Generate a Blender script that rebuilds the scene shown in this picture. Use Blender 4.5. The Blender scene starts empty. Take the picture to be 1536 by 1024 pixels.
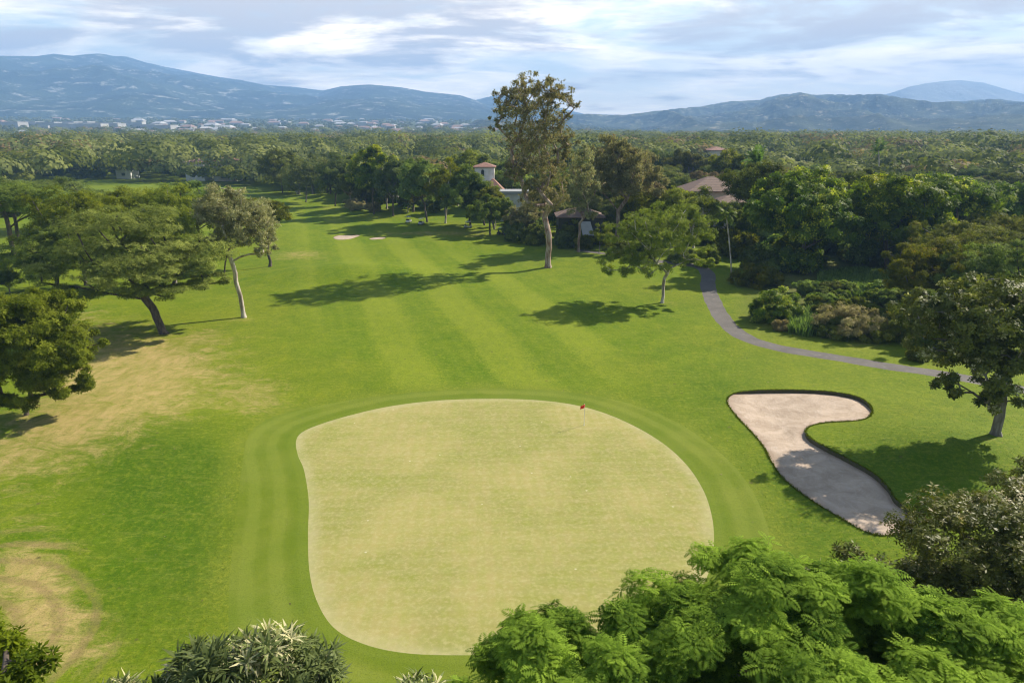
import bpy, math, random, time
import numpy as np
from mathutils import Vector
from mathutils.geometry import delaunay_2d_cdt
T0 = time.time()
R = math.radians
sc = bpy.context.scene
COL = sc.collection
# ------------------------------------------------------------------ camera
H, F, PITCH = 28.0, 1024.0, R(17.2)
CP, SP = math.cos(PITCH), math.sin(PITCH)
cam = bpy.data.objects.new('camera', bpy.data.cameras.new('camera'))
COL.objects.link(cam); sc.camera = cam
cam.location = (0, 0, H); cam.rotation_euler = (R(90) - PITCH, 0, 0)
cam.data.sensor_width = 36.0; cam.data.lens = 36.0 * F / 1536.0
cam.data.clip_start = 0.5; cam.data.clip_end = 40000.0
SUN_AZ, SUN_EL = R(57), R(37)      # azimuth from +Y towards +X
SUNV = np.array([math.sin(SUN_AZ) * math.cos(SUN_EL), math.cos(SUN_AZ) * math.cos(SUN_EL), math.sin(SUN_EL)])

def project(x, y, z):
    zz = z - H
    zc = y * CP - zz * SP
    zc = np.maximum(zc, 0.5)
    return 768 + F * x / zc, 512 - F * (y * SP + zz * CP) / zc

# ------------------------------------------------------------------ terrain
def sstep(a, b, v):
    t = np.clip((v - a) / (b - a), 0, 1)
    return t * t * (3 - 2 * t)
MOUNDS = [(38.5, 55.5, 9, 6, 1.5), (34, 68, 7, 4, .5), (-32, 136, 16, 9, 1.6), (40, 262, 62, 58, 4.2), (-48, 250, 30, 12, 1.6),
          (-70, 300, 22, 11, 2.0), (-30, 205, 16, 8, 1.0), (18, 150, 22, 9, .9), (27, 52, 4, 9, .5), (-45, 62, 14, 10, .8),
          (-22, 176, 9, 5, .8), (10, 190, 20, 7, .9), (60, 100, 20, 14, .6)]
def T(x, y):
    x = np.asarray(x, float); y = np.asarray(y, float)
    r = np.hypot(x, y)
    z = 0.30 * np.sin(x * .083 + 1.1) * np.sin(y * .071 + .4) + .22 * np.sin(x * .037 - y * .051 + 2) + .1 * np.sin(x * .17 + y * .05) * np.sin(y * .19)
    ingreen = np.exp(-(((x + 0) / 24) ** 4 + ((y - 53) / 24) ** 4))
    z = z * (1 - .75 * ingreen)
    for mx, my, sx, sy, a in MOUNDS:
        z = z + a * np.exp(-((x - mx) / sx) ** 2 - ((y - my) / sy) ** 2)
    az = np.arctan2(x, np.maximum(y, 1))
    left = 1 - sstep(-.02, .22, az)
    z = z * (1 - sstep(500, 900, r)) + np.maximum(r - 1500, 0) * (.008 + .022 * left) * (1 - .5 * sstep(4000, 6000, r))
    return z

def ray(px, py):
    u = (px - 768) / F; v = (512 - py) / F
    return np.array([u, CP + v * SP, -SP + v * CP])
def at_y(px, py, Y):
    d = ray(px, py); t = Y / d[1]
    return np.array([d[0] * t, Y, H + d[2] * t])
def hit(px, py):
    d = ray(px, py); d = d / np.linalg.norm(d)
    t0, t = 0.0, 5.0
    while t < 12000:
        p = d * t
        if H + p[2] < T(p[0], p[1]): break
        t0 = t; t *= 1.01
    lo, hi = t0, t
    for _ in range(30):
        m = (lo + hi) / 2; p = d * m
        if H + p[2] < T(p[0], p[1]): hi = m
        else: lo = m
    p = d * hi
    return np.array([p[0], p[1], float(T(p[0], p[1]))])

# ------------------------------------------------------------------ materials
def mat(name):
    m = bpy.data.materials.new(name); m.use_nodes = True
    nt = m.node_tree
    for n in list(nt.nodes): nt.nodes.remove(n)
    out = nt.nodes.new('ShaderNodeOutputMaterial')
    return m, nt, out
class G:
    def __init__(s, nt): s.nt = nt
    def n(s, typ, props=None, **ins):
        nd = s.nt.nodes.new(typ)
        for k, v in (props or {}).items(): setattr(nd, k, v)
        for k, v in ins.items():
            key = int(k[1:]) if k[0] == 'i' and k[1:].isdigit() else k.replace('_', ' ')
            s.put(nd.inputs[key], v)
        return nd
    def put(s, sock, v):
        if isinstance(v, bpy.types.NodeSocket): s.nt.links.new(v, sock)
        elif isinstance(v, bpy.types.Node): s.nt.links.new(v.outputs[0], sock)
        else:
            if hasattr(sock.default_value, '__len__') and hasattr(v, '__len__') and len(sock.default_value) == 4 and len(v) == 3: v = (*v, 1)
            sock.default_value = v
    def m(s, op, a, b=0.0, c=0.0, clamp=False):
        return s.n('ShaderNodeMath', {'operation': op, 'use_clamp': clamp}, i0=a, i1=b, i2=c).outputs[0]
    def mix(s, f, a, b, bt='MIX'):
        nd = s.n('ShaderNodeMix', {'data_type': 'RGBA', 'blend_type': bt})
        s.put(nd.inputs[0], f); s.put(nd.inputs[6], a); s.put(nd.inputs[7], b)
        return nd.outputs[2]
    def noise(s, vec, scale, detail=4, rough=.55, dist=0.0):
        return s.n('ShaderNodeTexNoise', None, Vector=vec, Scale=scale, Detail=detail, Roughness=rough, Distortion=dist).outputs[0]
    def ramp(s, f, a, b):
        nd = s.n('ShaderNodeMapRange', {'interpolation_type': 'SMOOTHSTEP'})
        s.put(nd.inputs[0], f); s.put(nd.inputs[1], a); s.put(nd.inputs[2], b)
        return nd.outputs[0]
    def attr(s, name): return s.n('ShaderNodeAttribute', {'attribute_name': name}).outputs['Fac']
    def pos(s): return s.n('ShaderNodeNewGeometry').outputs['Position']
    def sep(s, v): return s.n('ShaderNodeSeparateXYZ', None, i0=v).outputs
    def bump(s, h, strength, dist):
        return s.n('ShaderNodeBump', None, Height=h, Strength=strength, Distance=dist).outputs[0]
    def scale(s, v, xyz):
        return s.n('ShaderNodeVectorMath', {'operation': 'MULTIPLY'}, i0=v, i1=xyz).outputs[0]

def plain(name, col, rough=.7, col2=None, nscale=3.0, bump=0.0, metal=0.0, spec=.4):
    m, nt, out = mat(name); g = G(nt)
    tc = g.n('ShaderNodeTexCoord').outputs['Object']
    nz = g.noise(tc, nscale, 5)
    c = g.mix(g.ramp(nz, .3, .7), col, col2 if col2 else tuple(v * .8 for v in col))
    b = g.n('ShaderNodeBsdfPrincipled', None, Base_Color=c, Roughness=rough, Metallic=metal)
    b.inputs['Specular IOR Level'].default_value = spec
    if bump: g.put(b.inputs['Normal'], g.bump(nz, .6, bump))
    g.put(out.inputs[0], b)
    return m

def leafmat(name, dark, light, trans=.3, rough=.5, spec=.35, old=None, oldamt=.0):
    m, nt, out = mat(name); g = G(nt)
    t = g.attr('tint')
    rnd = g.n('ShaderNodeObjectInfo').outputs['Random']
    c = g.mix(t, dark, light)
    if old: c = g.mix(g.m('MULTIPLY', g.ramp(t, 1 - oldamt, 1 - oldamt + .04), 1.0), c, old)
    hs = g.n('ShaderNodeHueSaturation', None, Hue=g.m('MULTIPLY_ADD', rnd, .04, .48), Saturation=g.m('MULTIPLY_ADD', rnd, -.22, 1.05),
             Value=g.m('MULTIPLY_ADD', rnd, .35, .83), Fac=1.0, Color=c).outputs[0]
    b = g.n('ShaderNodeBsdfPrincipled', None, Base_Color=hs, Roughness=rough)
    b.inputs['Specular IOR Level'].default_value = spec
    tl = g.n('ShaderNodeBsdfTranslucent', None, Color=g.mix(.5, hs, g.mix(1.0, hs, (1.0, 1.15, .35), 'MULTIPLY')))
    mx = g.n('ShaderNodeMixShader', None, i0=trans, i1=b, i2=tl)
    g.put(out.inputs[0], mx)
    return m

def barkmat(name, a, b_, scale=3.0):
    m, nt, out = mat(name); g = G(nt)
    tc = g.n('ShaderNodeTexCoord').outputs['Object']
    nz = g.noise(g.scale(tc, (1, 1, .25)), scale, 6, .65)
    c = g.mix(g.ramp(nz, .38, .62), a, b_)
    b = g.n('ShaderNodeBsdfPrincipled', None, Base_Color=c, Roughness=.85, Normal=g.bump(nz, .8, .05))
    g.put(out.inputs[0], b)
    return m

M = {}
M['bark_brown'] = barkmat('bark_brown', (.055, .04, .03), (.13, .1, .075))
M['bark_grey'] = barkmat('bark_grey', (.12, .10, .085), (.25, .22, .19))
M['bark_pale'] = barkmat('bark_pale', (.26, .20, .15), (.62, .56, .48), 1.6)
M['bark_pink'] = barkmat('bark_pink', (.20, .11, .075), (.42, .33, .26), 2.0)
M['l_bright'] = leafmat('bright_leaf', (.042, .10, .0), (.335, .465, .0), .46, .75, .02)
M['l_gloss'] = leafmat('glossy_leaf', (.05, .075, .010), (.22, .25, .04), .28, .45, .2, (.68, .62, .36), .22)
M['l_whorl'] = leafmat('whorl_leaf', (.055, .08, .020), (.21, .26, .07), .24, .5, .12, (.58, .54, .28), .26)
M['l_corner'] = leafmat('corner_leaf', (.05, .095, .004), (.20, .27, .015), .42, .6, .06)
M['l_olive'] = leafmat('olive_leaf', (.068, .11, .006), (.30, .36, .038), .48, .6, .04)
M['l_umbrella'] = leafmat('umbrella_leaf', (.09, .115, .006), (.38, .38, .035), .48, .65, .03)
M['l_euc'] = leafmat('eucalyptus_leaf', (.13, .125, .035), (.50, .46, .21), .42, .55, .06, (.38, .26, .11), .12)
M['l_silver'] = leafmat('silver_leaf', (.17, .17, .06), (.50, .46, .23), .38, .55, .08)
M['l_lime'] = leafmat('lime_leaf', (.09, .135, .006), (.36, .40, .03), .48, .6, .05)
M['l_dark'] = leafmat('dark_leaf', (.055, .08, .008), (.21, .235, .028), .4, .6, .04)
M['l_mango'] = leafmat('mango_leaf', (.055, .12, .004), (.27, .36, .014), .46, .5, .07, (.58, .60, .04), .24)
M['l_gold'] = leafmat('golden_leaf', (.075, .10, .006), (.30, .31, .025), .44, .6, .04, (.60, .45, .05), .07)
M['l_dry'] = leafmat('dry_leaf', (.2, .17, .05), (.46, .37, .16), .38, .6, .05)
M['l_palm'] = leafmat('palm_leaf', (.06, .11, .008), (.2, .29, .025), .4, .5, .1)
M['l_wood'] = leafmat('woodland_leaf', (.07, .09, .012), (.26, .255, .045), .36, .65, .03)
M['l_brownish'] = leafmat('brownish_leaf', (.15, .12, .04), (.36, .27, .11), .34, .65, .04)
M['l_reed'] = leafmat('reed_leaf', (.08, .13, .006), (.24, .31, .02), .42, .6, .03)
M['l_bronze'] = leafmat('bronze_leaf', (.05, .075, .008), (.26, .27, .045), .38, .5, .14, (.58, .54, .30), .14)
M['grasstuft'] = leafmat('tuft', (.06, .12, .012), (.16, .24, .03), .4, .6)
M['tuft_lush'] = leafmat('tuft_lush', (.06, .11, .003), (.17, .225, .012), .35, .7, .03)
M['tuft_straw'] = leafmat('tuft_straw', (.22, .19, .06), (.46, .36, .16), .3, .7, .03)
M['litter'] = leafmat('litter_leaf', (.05, .03, .015), (.28, .22, .12), .1, .7)
M['white_wall'] = plain('white_wall', (.74, .72, .70), .8, (.62, .6, .57), 1.2)
M['cream_wall'] = plain('cream_wall', (.62, .56, .46), .8, (.5, .45, .37), 1.0)
M['grey_panel'] = plain('grey_panel', (.42, .42, .41), .5, (.33, .33, .33), .7)
M['glass'] = plain('window_glass', (.02, .025, .03), .12, (.03, .035, .04), 1, 0, 0, .7)
M['dark_trim'] = plain('dark_trim', (.05, .045, .04), .6)
M['stone'] = plain('stone', (.38, .35, .31), .85, (.28, .26, .23), 2)
M['white_paint'] = plain('white_paint', (.8, .8, .79), .35, (.74, .74, .73), 2)
M['silver_paint'] = plain('silver_paint', (.5, .5, .52), .3, (.45, .45, .47), 2, 0, .5)
M['black_rubber'] = plain('black_rubber', (.02, .02, .02), .8)
M['black_vinyl'] = plain('black_vinyl', (.04, .04, .045), .5)
M['cup'] = plain('cup_shade', (.02, .02, .015), .9)
M['flag_red'] = plain('flag_red', (.75, .02, .015), .6, (.65, .015, .012))
M['pole'] = plain('pole_white', (.8, .8, .72), .4, (.75, .74, .6))
def roofmat(name, a, b_):
    m, nt, out = mat(name); g = G(nt)
    tc = g.n('ShaderNodeTexCoord').outputs['Object']
    w = g.n('ShaderNodeTexWave', {'wave_type': 'BANDS', 'bands_direction': 'X'}, Vector=tc, Scale=1.1, Distortion=.4).outputs[1]
    nz = g.noise(tc, 1.3, 6, .7)
    c = g.mix(g.ramp(nz, .35, .68), a, b_)
    c = g.mix(g.m('MULTIPLY', w, .35), c, tuple(v * .6 for v in a))
    b = g.n('ShaderNodeBsdfPrincipled', None, Base_Color=c, Roughness=.8, Normal=g.bump(w, .7, .08))
    g.put(out.inputs[0], b); return m
M['terracotta'] = roofmat('terracotta_tiles', (.34, .17, .12), (.24, .12, .09))
M['brown_roof'] = roofmat('brown_tiles', (.24, .15, .11), (.17, .11, .085))
M['town_white'] = plain('town_roof_white', (.62, .60, .58), .5, (.42, .41, .41), .05)
M['town_red'] = plain('town_roof_red', (.40, .26, .21), .7, (.3, .2, .17), .05)
M['town_wall'] = plain('town_wall', (.5, .48, .45), .8, (.38, .37, .36), .05)

# ------------------------------------------------------------------ object helpers
def tag(o, label=None, cat=None, group=None, kind=None):
    for k, v in (('label', label), ('category', cat), ('group', group), ('kind', kind)):
        if v: o[k] = v
    return o
def link(o, parent=None, loc=None):
    COL.objects.link(o)
    if parent: o.parent = parent
    if loc is not None: o.location = loc
    return o
def empty(name, loc, rz=0):
    o = bpy.data.objects.new(name, None); o.empty_display_size = .3
    o.location = loc; o.rotation_euler = (0, 0, rz)
    COL.objects.link(o); return o
def npmesh(name, V, Fc, mats, smooth=False, tint=None, fattr=None):
    """V (n,3); Fc (m,k) int array of equal sized faces"""
    me = bpy.data.meshes.new(name)
    V = np.ascontiguousarray(V, np.float32); Fc = np.ascontiguousarray(Fc, np.int32)
    m, k = Fc.shape
    me.vertices.add(len(V)); me.vertices.foreach_set('co', V.ravel())
    me.loops.add(m * k); me.loops.foreach_set('vertex_index', Fc.ravel())
    me.polygons.add(m)
    me.polygons.foreach_set('loop_start', np.arange(0, m * k, k, dtype=np.int32))
    if smooth: me.polygons.foreach_set('use_smooth', np.ones(m, bool))
    if tint is not None:
        a = me.attributes.new('tint', 'FLOAT', 'FACE'); a.data.foreach_set('value', np.ascontiguousarray(tint, np.float32))
    for x in (mats if isinstance(mats, (list, tuple)) else [mats]): me.materials.append(x)
    me.update(calc_edges=True)
    return me
def meshobj(name, me, parent=None, loc=None):
    return link(bpy.data.objects.new(name, me), parent, loc)

class MB:
    """small mesh collector for hard surface things"""
    def __init__(s): s.v, s.f, s.mi = [], [], []
    def add(s, vs, fs, mi=0):
        b = len(s.v); s.v += [tuple(p) for p in vs]; s.f += [tuple(i + b for i in f) for f in fs]; s.mi += [mi] * len(fs)
    def box(s, x0, x1, y0, y1, z0, z1, mi=0, bev=0.0, taper=0.0):
        t = taper
        vs = [(x0, y0, z0), (x1, y0, z0), (x1, y1, z0), (x0, y1, z0), (x0 + t, y0 + t, z1), (x1 - t, y0 + t, z1), (x1 - t, y1 - t, z1), (x0 + t, y1 - t, z1)]
        s.add(vs, [(3, 2, 1, 0), (4, 5, 6, 7), (0, 1, 5, 4), (1, 2, 6, 5), (2, 3, 7, 6), (3, 0, 4, 7)], mi)
    def prism(s, prof, y0, y1, mi=0):     # profile in x,z extruded along y
        n = len(prof)
        vs = [(x, y0, z) for x, z in prof] + [(x, y1, z) for x, z in prof]
        fs = [tuple(range(n)), tuple(range(2 * n - 1, n - 1, -1))] + [(i + n, (i + 1) % n + n, (i + 1) % n, i) for i in range(n)]
        s.add(vs, fs, mi)
    def cyl(s, p0, p1, r0, r1=None, n=10, mi=0):
        p0, p1 = Vector(p0), Vector(p1); r1 = r0 if r1 is None else r1
        d = (p1 - p0).normalized(); a = d.cross(Vector((0, 0, 1)) if abs(d.z) < .9 else Vector((1, 0, 0))).normalized(); b = d.cross(a)
        vs = []
        for p, r in ((p0, r0), (p1, r1)):
            for i in range(n):
                t = 2 * math.pi * i / n; vs.append(p + a * (r * math.cos(t)) + b * (r * math.sin(t)))
        s.add(vs, [(i, (i + 1) % n, (i + 1) % n + n, i + n) for i in range(n)] + [tuple(range(n - 1, -1, -1)), tuple(range(n, 2 * n))], mi)
    def build(s, name, mats, parent=None, bevel=0.0, smooth=False, loc=None):
        me = bpy.data.meshes.new(name); me.from_pydata(s.v, [], s.f)
        for m_ in (mats if isinstance(mats, (list, tuple)) else [mats]): me.materials.append(m_)
        me.polygons.foreach_set('material_index', s.mi)
        if smooth: me.polygons.foreach_set('use_smooth', [True] * len(s.f))
        me.update()
        import bmesh
        bm = bmesh.new(); bm.from_mesh(me)
        if bevel: bmesh.ops.bevel(bm, geom=list(bm.edges), offset=bevel, segments=2, affect='EDGES')
        bmesh.ops.recalc_face_normals(bm, faces=bm.faces); bm.to_mesh(me); bm.free()
        return meshobj(name, me, parent, loc)

# ------------------------------------------------------------------ foliage templates (quads only)
def leafquads(o, d, n, L, W, fold=.25, seg=1):
    """bent leaf starting at o along d, normal n"""
    o, d, n = map(np.array, (o, d, n)); d = d / np.linalg.norm(d); s = np.cross(n, d); s /= max(np.linalg.norm(s), 1e-6)
    mid = o + d * L * .5
    return np.array([o, mid + s * W / 2 - n * fold * W * .5, o + d * L - n * fold * L * .25, mid - s * W / 2 - n * fold * W * .5])
def tmpl(quads):
    V = np.concatenate(quads); Fq = np.arange(len(V)).reshape(-1, 4)
    return V.astype(float), Fq
rs = np.random.RandomState(3)
def t_single(): return tmpl([leafquads((0, 0, 0), (1, 0, 0), (0, 0, 1), 1, .5)])
def t_sprig(n=6, w=.34, up=.35, spread=1.0, seed=1):
    r = np.random.RandomState(seed); q = []
    for i in range(n):
        a = 2 * math.pi * i / n + r.uniform(-.4, .4); e = r.uniform(-.5, .9) * up * 2
        d = np.array([math.cos(a) * spread, math.sin(a) * spread, e]); nn = np.array([-math.cos(a) * e, -math.sin(a) * e, 1.2])
        q.append(leafquads(d * .12, d, nn / np.linalg.norm(nn), r.uniform(.7, 1.05), w, .3))
    return tmpl(q)
def t_droop(n=7, w=.2, seed=2):
    r = np.random.RandomState(seed); q = []
    for i in range(n):
        a = r.uniform(0, 6.28); d = np.array([math.cos(a) * .55, math.sin(a) * .55, -r.uniform(.3, 1.1)])
        nn = np.array([math.cos(a), math.sin(a), .5]); nn /= np.linalg.norm(nn)
        q.append(leafquads(r.uniform(-.35, .35, 3), d, nn, r.uniform(.7, 1.1), w, .1))
    return tmpl(q)
def t_frondrosette(nf=5, pairs=7, seed=3):
    r = np.random.RandomState(seed); q = []
    for i in range(nf):
        a = 2 * math.pi * i / nf + r.uniform(-.35, .35); el = r.uniform(.05, .65)
        p = np.array([0., 0, 0]); d = np.array([math.cos(a) * math.cos(el), math.sin(a) * math.cos(el), math.sin(el)])
        L = r.uniform(.8, 1.1)
        for k in range(pairs):
            u = k / (pairs - 1)
            p = p + d * L / pairs; d = d + np.array([0, 0, -.085]); d /= np.linalg.norm(d)
            s = np.cross(d, (0, 0, 1)); s /= np.linalg.norm(s); nn = np.cross(s, d)
            ll = .34 * math.sin(math.pi * (.18 + .74 * u)) + .05
            for sg in (-1, 1):
                dd = s * sg + d * .55 - np.array([0, 0, .10])
                q.append(leafquads(p, dd, nn, ll, .125, .2))
    return tmpl(q)
def t_whorl(n=11, seed=4):
    r = np.random.RandomState(seed); q = []
    for i in range(n):
        a = 2 * math.pi * i / n + r.uniform(-.3, .3); e = r.uniform(.05, 1.0)
        d = np.array([math.cos(a) * math.cos(e), math.sin(a) * math.cos(e), math.sin(e)]); nn = np.array([-math.cos(a) * math.sin(e), -math.sin(a) * math.sin(e), math.cos(e)])
        L = r.uniform(.75, 1.1); w = r.uniform(.10, .16)
        m1 = d * L * .55; d2 = d - np.array([0, 0, .35]); d2 /= np.linalg.norm(d2)
        s = np.cross(nn, d); s /= np.linalg.norm(s)
        q.append(np.array([d * .05 - s * w * .3, d * .05 + s * w * .3, m1 + s * w / 2, m1 - s * w / 2]))
        q.append(np.array([m1 - s * w / 2, m1 + s * w / 2, m1 + d2 * L * .45 + s * .01, m1 + d2 * L * .45 - s * .01]))
    return tmpl(q)
TM = dict(single=t_single(), sprig=t_sprig(), sprig8=t_sprig(9, .3, .5, 1, 5), droop=t_droop(), rosette=t_frondrosette(), whorl=t_whorl(),
          bigleaf=t_sprig(7, .42, .1, 1.0, 7))
def scatter(tm, P, A, S, rng, tint=None, jit=.15):
    """template copies at P with z axis A and size S"""
    V, Fq = tm; n = len(P)
    A = A / np.maximum(np.linalg.norm(A, axis=1, keepdims=True), 1e-6)
    ref = rng.normal(size=(n, 3)); X = np.cross(ref, A); X /= np.maximum(np.linalg.norm(X, axis=1, keepdims=True), 1e-6); Y = np.cross(A, X)
    W = (V[None, :, 0, None] * X[:, None] + V[None, :, 1, None] * Y[:, None] + V[None, :, 2, None] * A[:, None]) * np.reshape(S, (-1, 1, 1)) + P[:, None]
    FF = (Fq[None] + (np.arange(n) * len(V))[:, None, None]).reshape(-1, 4)
    t = rng.uniform(0, 1, n) if tint is None else tint
    tt = np.repeat(t, len(Fq)) + rng.uniform(-jit, jit, n * len(Fq))
    return W.reshape(-1, 3), FF, np.clip(tt, 0, 1)

# ------------------------------------------------------------------ branching skeleton
def skeleton(base, fork, targets, rng, arch=.12, wander=.05, pen=.35, trunks=None):
    pos = [np.array(base, float)]; par = [-1]; ln = [0.0]
    fork = np.array(fork, float)
    n0 = 6; jit = np.linalg.norm(fork - pos[0]) * .009
    for i in range(1, n0 + 1):
        p = pos[0] + (fork - pos[0]) * i / n0 + (rng.normal(size=3) * jit if i < n0 else 0)
        pos.append(p); par.append(len(pos) - 2); ln.append(ln[-1] + np.linalg.norm(p - pos[-2]))
    first = max(1, n0 - 1)
    tg = sorted(targets, key=lambda t: np.linalg.norm(t - fork))
    P = np.array(pos[:]); 
    for t in tg:
        P = np.array(pos); c = np.linalg.norm(P - t, axis=1) + pen * np.array(ln)
        c[:first] = 1e9
        c = c + np.where(P[:, 2] > t[2] + .3, np.linalg.norm(P - t, axis=1) * .6, 0)
        j = int(np.argmin(c)); a = pos[j]; dist = np.linalg.norm(t - a)
        k = 3 if dist > 2.5 else 2
        ctrl = (a + t) / 2 + np.array([0, 0, arch * dist]) + rng.normal(size=3) * wander * dist
        prev = j
        for i in range(1, k + 1):
            u = i / k; p = (1 - u) ** 2 * a + 2 * u * (1 - u) * ctrl + u * u * t
            pos.append(p); par.append(prev); ln.append(ln[prev] + np.linalg.norm(p - pos[prev])); prev = len(pos) - 1
    return np.array(pos), par
def tubes(pos, par, R0, rng, sides=6, rmin=.02, flare=1.5):
    n = len(pos); w = np.zeros(n); kids = [[] for _ in range(n)]
    for i, p in enumerate(par):
        if p >= 0: kids[p].append(i)
    for i in range(n - 1, -1, -1):
        if not kids[i]: w[i] += 1
        if par[i] >= 0: w[par[i]] += w[i]
    rad = R0 * (w / w[0]) ** .47; rad = np.maximum(rad, rmin)
    V, Fq = [], []
    rad[0] *= flare
    starts = [(0, None)]
    ang = np.arange(sides) * 2 * math.pi / sides
    while starts:
        s, frm = starts.pop()
        ch = [frm, s] if frm is not None else [s]
        c = s
        while kids[c]:
            ks = sorted(kids[c], key=lambda q: -w[q])
            for q in ks[1:]: starts.append((q, c))
            c = ks[0]; ch.append(c)
        if len(ch) < 2: continue
        rr = [rad[i] for i in ch]
        if frm is not None: rr[0] = rad[s] * 1.05
        b0 = sum(len(x) for x in V)
        up = np.array([.3, .2, 1.0])
        for k, i in enumerate(ch):
            a = pos[ch[max(k - 1, 0)]]; b = pos[ch[min(k + 1, len(ch) - 1)]]; d = b - a; d = d / max(np.linalg.norm(d), 1e-6)
            if k == 0:
                X = np.cross(d, up if abs(d[2]) < .95 else np.array([1., 0, 0])); 
            X = X - d * np.dot(X, d); X /= max(np.linalg.norm(X), 1e-6); Yv = np.cross(d, X)
            V.append(pos[i] + rr[k] * (np.cos(ang)[:, None] * X + np.sin(ang)[:, None] * Yv))
        for k in range(len(ch) - 1):
            for j in range(sides):
                Fq.append((b0 + k * sides + j, b0 + k * sides + (j + 1) % sides, b0 + (k + 1) * sides + (j + 1) % sides, b0 + (k + 1) * sides + j))
    return np.concatenate(V), np.array(Fq)

# ------------------------------------------------------------------ trees
def clumps_from_lobes(lobes, rng, ncl, shell=.5, zmin=-.75):
    vol = np.array([l[3] * l[4] * l[5] for l in lobes]) ** .7; vol = vol / vol.sum()
    C, Rr, D = [], [], []
    for l, v in zip(lobes, vol):
        k = max(3, int(round(ncl * v)))
        d = rng.normal(size=(k * 3, 3)); d /= np.linalg.norm(d, axis=1, keepdims=True)
        d = d[d[:, 2] > zmin][:k]
        u = rng.uniform(shell ** 2, 1, len(d)) ** .5
        r = np.array(l[3:6])
        C.append(np.array(l[:3]) + d * u[:, None] * r * .97)
        Rr.append(np.full(len(d), (r[0] * r[1] * r[2]) ** (1 / 3.)) * rng.uniform(.75, 1.25, len(d)))
        D.append(d)
    return np.concatenate(C), np.concatenate(Rr), np.concatenate(D)
def sublobes(c, r, rng, n=6, k=.5, flat=1.0):
    out = []
    for i in range(n):
        d = rng.normal(size=3); d /= np.linalg.norm(d); d[2] = d[2] * .9
        s = rng.uniform(.8, 1.2) * k
        p = np.array(c) + d * np.array(r) * (1 - s) * rng.uniform(.7, 1.05)
        out.append((*p, r[0] * s * 1.1, r[1] * s * 1.1, r[2] * s * flat))
    return out
def crown_mesh(name, lobes, kind, rng, origin):
    C, Rr, D = clumps_from_lobes(lobes, rng, kind['ncl'], kind.get('shell', .5), kind.get('zmin', -.7))
    cr = Rr * kind.get('cr', .33)
    n = kind['nl']; tot = len(C) * n
    ci = np.repeat(np.arange(len(C)), n)
    d = rng.normal(size=(tot, 3)); d /= np.linalg.norm(d, axis=1, keepdims=True)
    u = rng.uniform(0, 1, tot) ** kind.get('uexp', .45)
    fl = np.array([1, 1, kind.get('flat', .65)])
    P = C[ci] + d * u[:, None] * cr[ci][:, None] * fl
    up = kind.get('up', .6)
    A = d * .55 + D[ci] * .35 + np.array([0, 0, up]) + rng.normal(size=(tot, 3)) * kind.get('rand', .4)
    S = kind['size'] * rng.uniform(.7, 1.25, tot)
    ct = rng.uniform(0, 1, len(C))
    tint = np.clip(.6 * ct[ci] + .4 * rng.uniform(0, 1, tot), 0, 1)
    V, Fq, tt = scatter(TM[kind['tm']], P - origin, A, S, rng, tint)
    return npmesh(name, V, Fq, M[kind['mat']], False, tt), C
KIND = {
 'bright': dict(tm='rosette', mat='l_bright', ncl=640, nl=30, size=.42, cr=.16, shell=.7, zmin=-.25, uexp=.5, flat=.42, up=1.2, rand=.3, bark='bark_grey'),
 'gloss': dict(tm='sprig8', mat='l_gloss', ncl=340, nl=80, size=.26, cr=.22, shell=.7, zmin=-.5, up=.7, rand=.4, bark='bark_brown'),
 'whorl': dict(tm='whorl', mat='l_whorl', ncl=110, nl=26, size=.42, cr=.24, shell=.8, zmin=-.2, up=.9, rand=.3, bark='bark_brown'),
 'corner': dict(tm='sprig8', mat='l_corner', ncl=110, nl=60, size=.22, cr=.24, shell=.7, up=.6, bark='bark_brown'),
 'big': dict(tm='bigleaf', mat='l_bronze', ncl=120, nl=42, size=.40, cr=.2, shell=.4, up=.35, rand=.45, bark='bark_grey'),
 'olive': dict(tm='sprig', mat='l_olive', ncl=120, nl=60, size=.33, cr=.27, shell=.5, up=.5, bark='bark_brown'),
 'umbrella': dict(tm='sprig', mat='l_umbrella', ncl=210, nl=60, size=.34, cr=.36, shell=.3, flat=.28, up=1.1, rand=.3, bark='bark_brown'),
 'euc': dict(tm='droop', mat='l_euc', ncl=150, nl=26, size=.75, cr=.27, shell=.35, flat=.8, up=.3, bark='bark_pink'),
 'silver': dict(tm='droop', mat='l_silver', ncl=110, nl=32, size=.5, cr=.3, shell=.4, flat=.8, up=.3, bark='bark_pale'),
 'lime': dict(tm='sprig', mat='l_lime', ncl=90, nl=60, size=.45, cr=.3, shell=.5, up=.6, bark='bark_grey'),
 'dark': dict(tm='sprig', mat='l_dark', ncl=80, nl=50, size=.6, cr=.3, shell=.5, up=.6, bark='bark_brown'),
 'mango': dict(tm='bigleaf', mat='l_mango', ncl=110, nl=42, size=.78, cr=.28, shell=.6, up=.5, bark='bark_brown'),
 'gold': dict(tm='sprig8', mat='l_gold', ncl=100, nl=50, size=.45, cr=.28, shell=.5, up=.6, bark='bark_grey'),
 'dry': dict(tm='sprig', mat='l_dry', ncl=60, nl=40, size=.4, cr=.3, shell=.4, up=.6, bark='bark_grey'),
 'wood': dict(tm='sprig', mat='l_wood', ncl=70, nl=52, size=.52, cr=.34, shell=.5, up=.6, bark='bark_grey'),
 'woodlime': dict(tm='sprig', mat='l_lime', ncl=70, nl=50, size=.52, cr=.33, shell=.5, up=.6, bark='bark_grey'),
 'woodbrown': dict(tm='sprig', mat='l_brownish', ncl=64, nl=44, size=.5, cr=.33, shell=.4, up=.6, bark='bark_pale'),
 'woodeuc': dict(tm='droop', mat='l_euc', ncl=70, nl=40, size=.7, cr=.3, shell=.35, up=.4, bark='bark_pale'),
}
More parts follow.
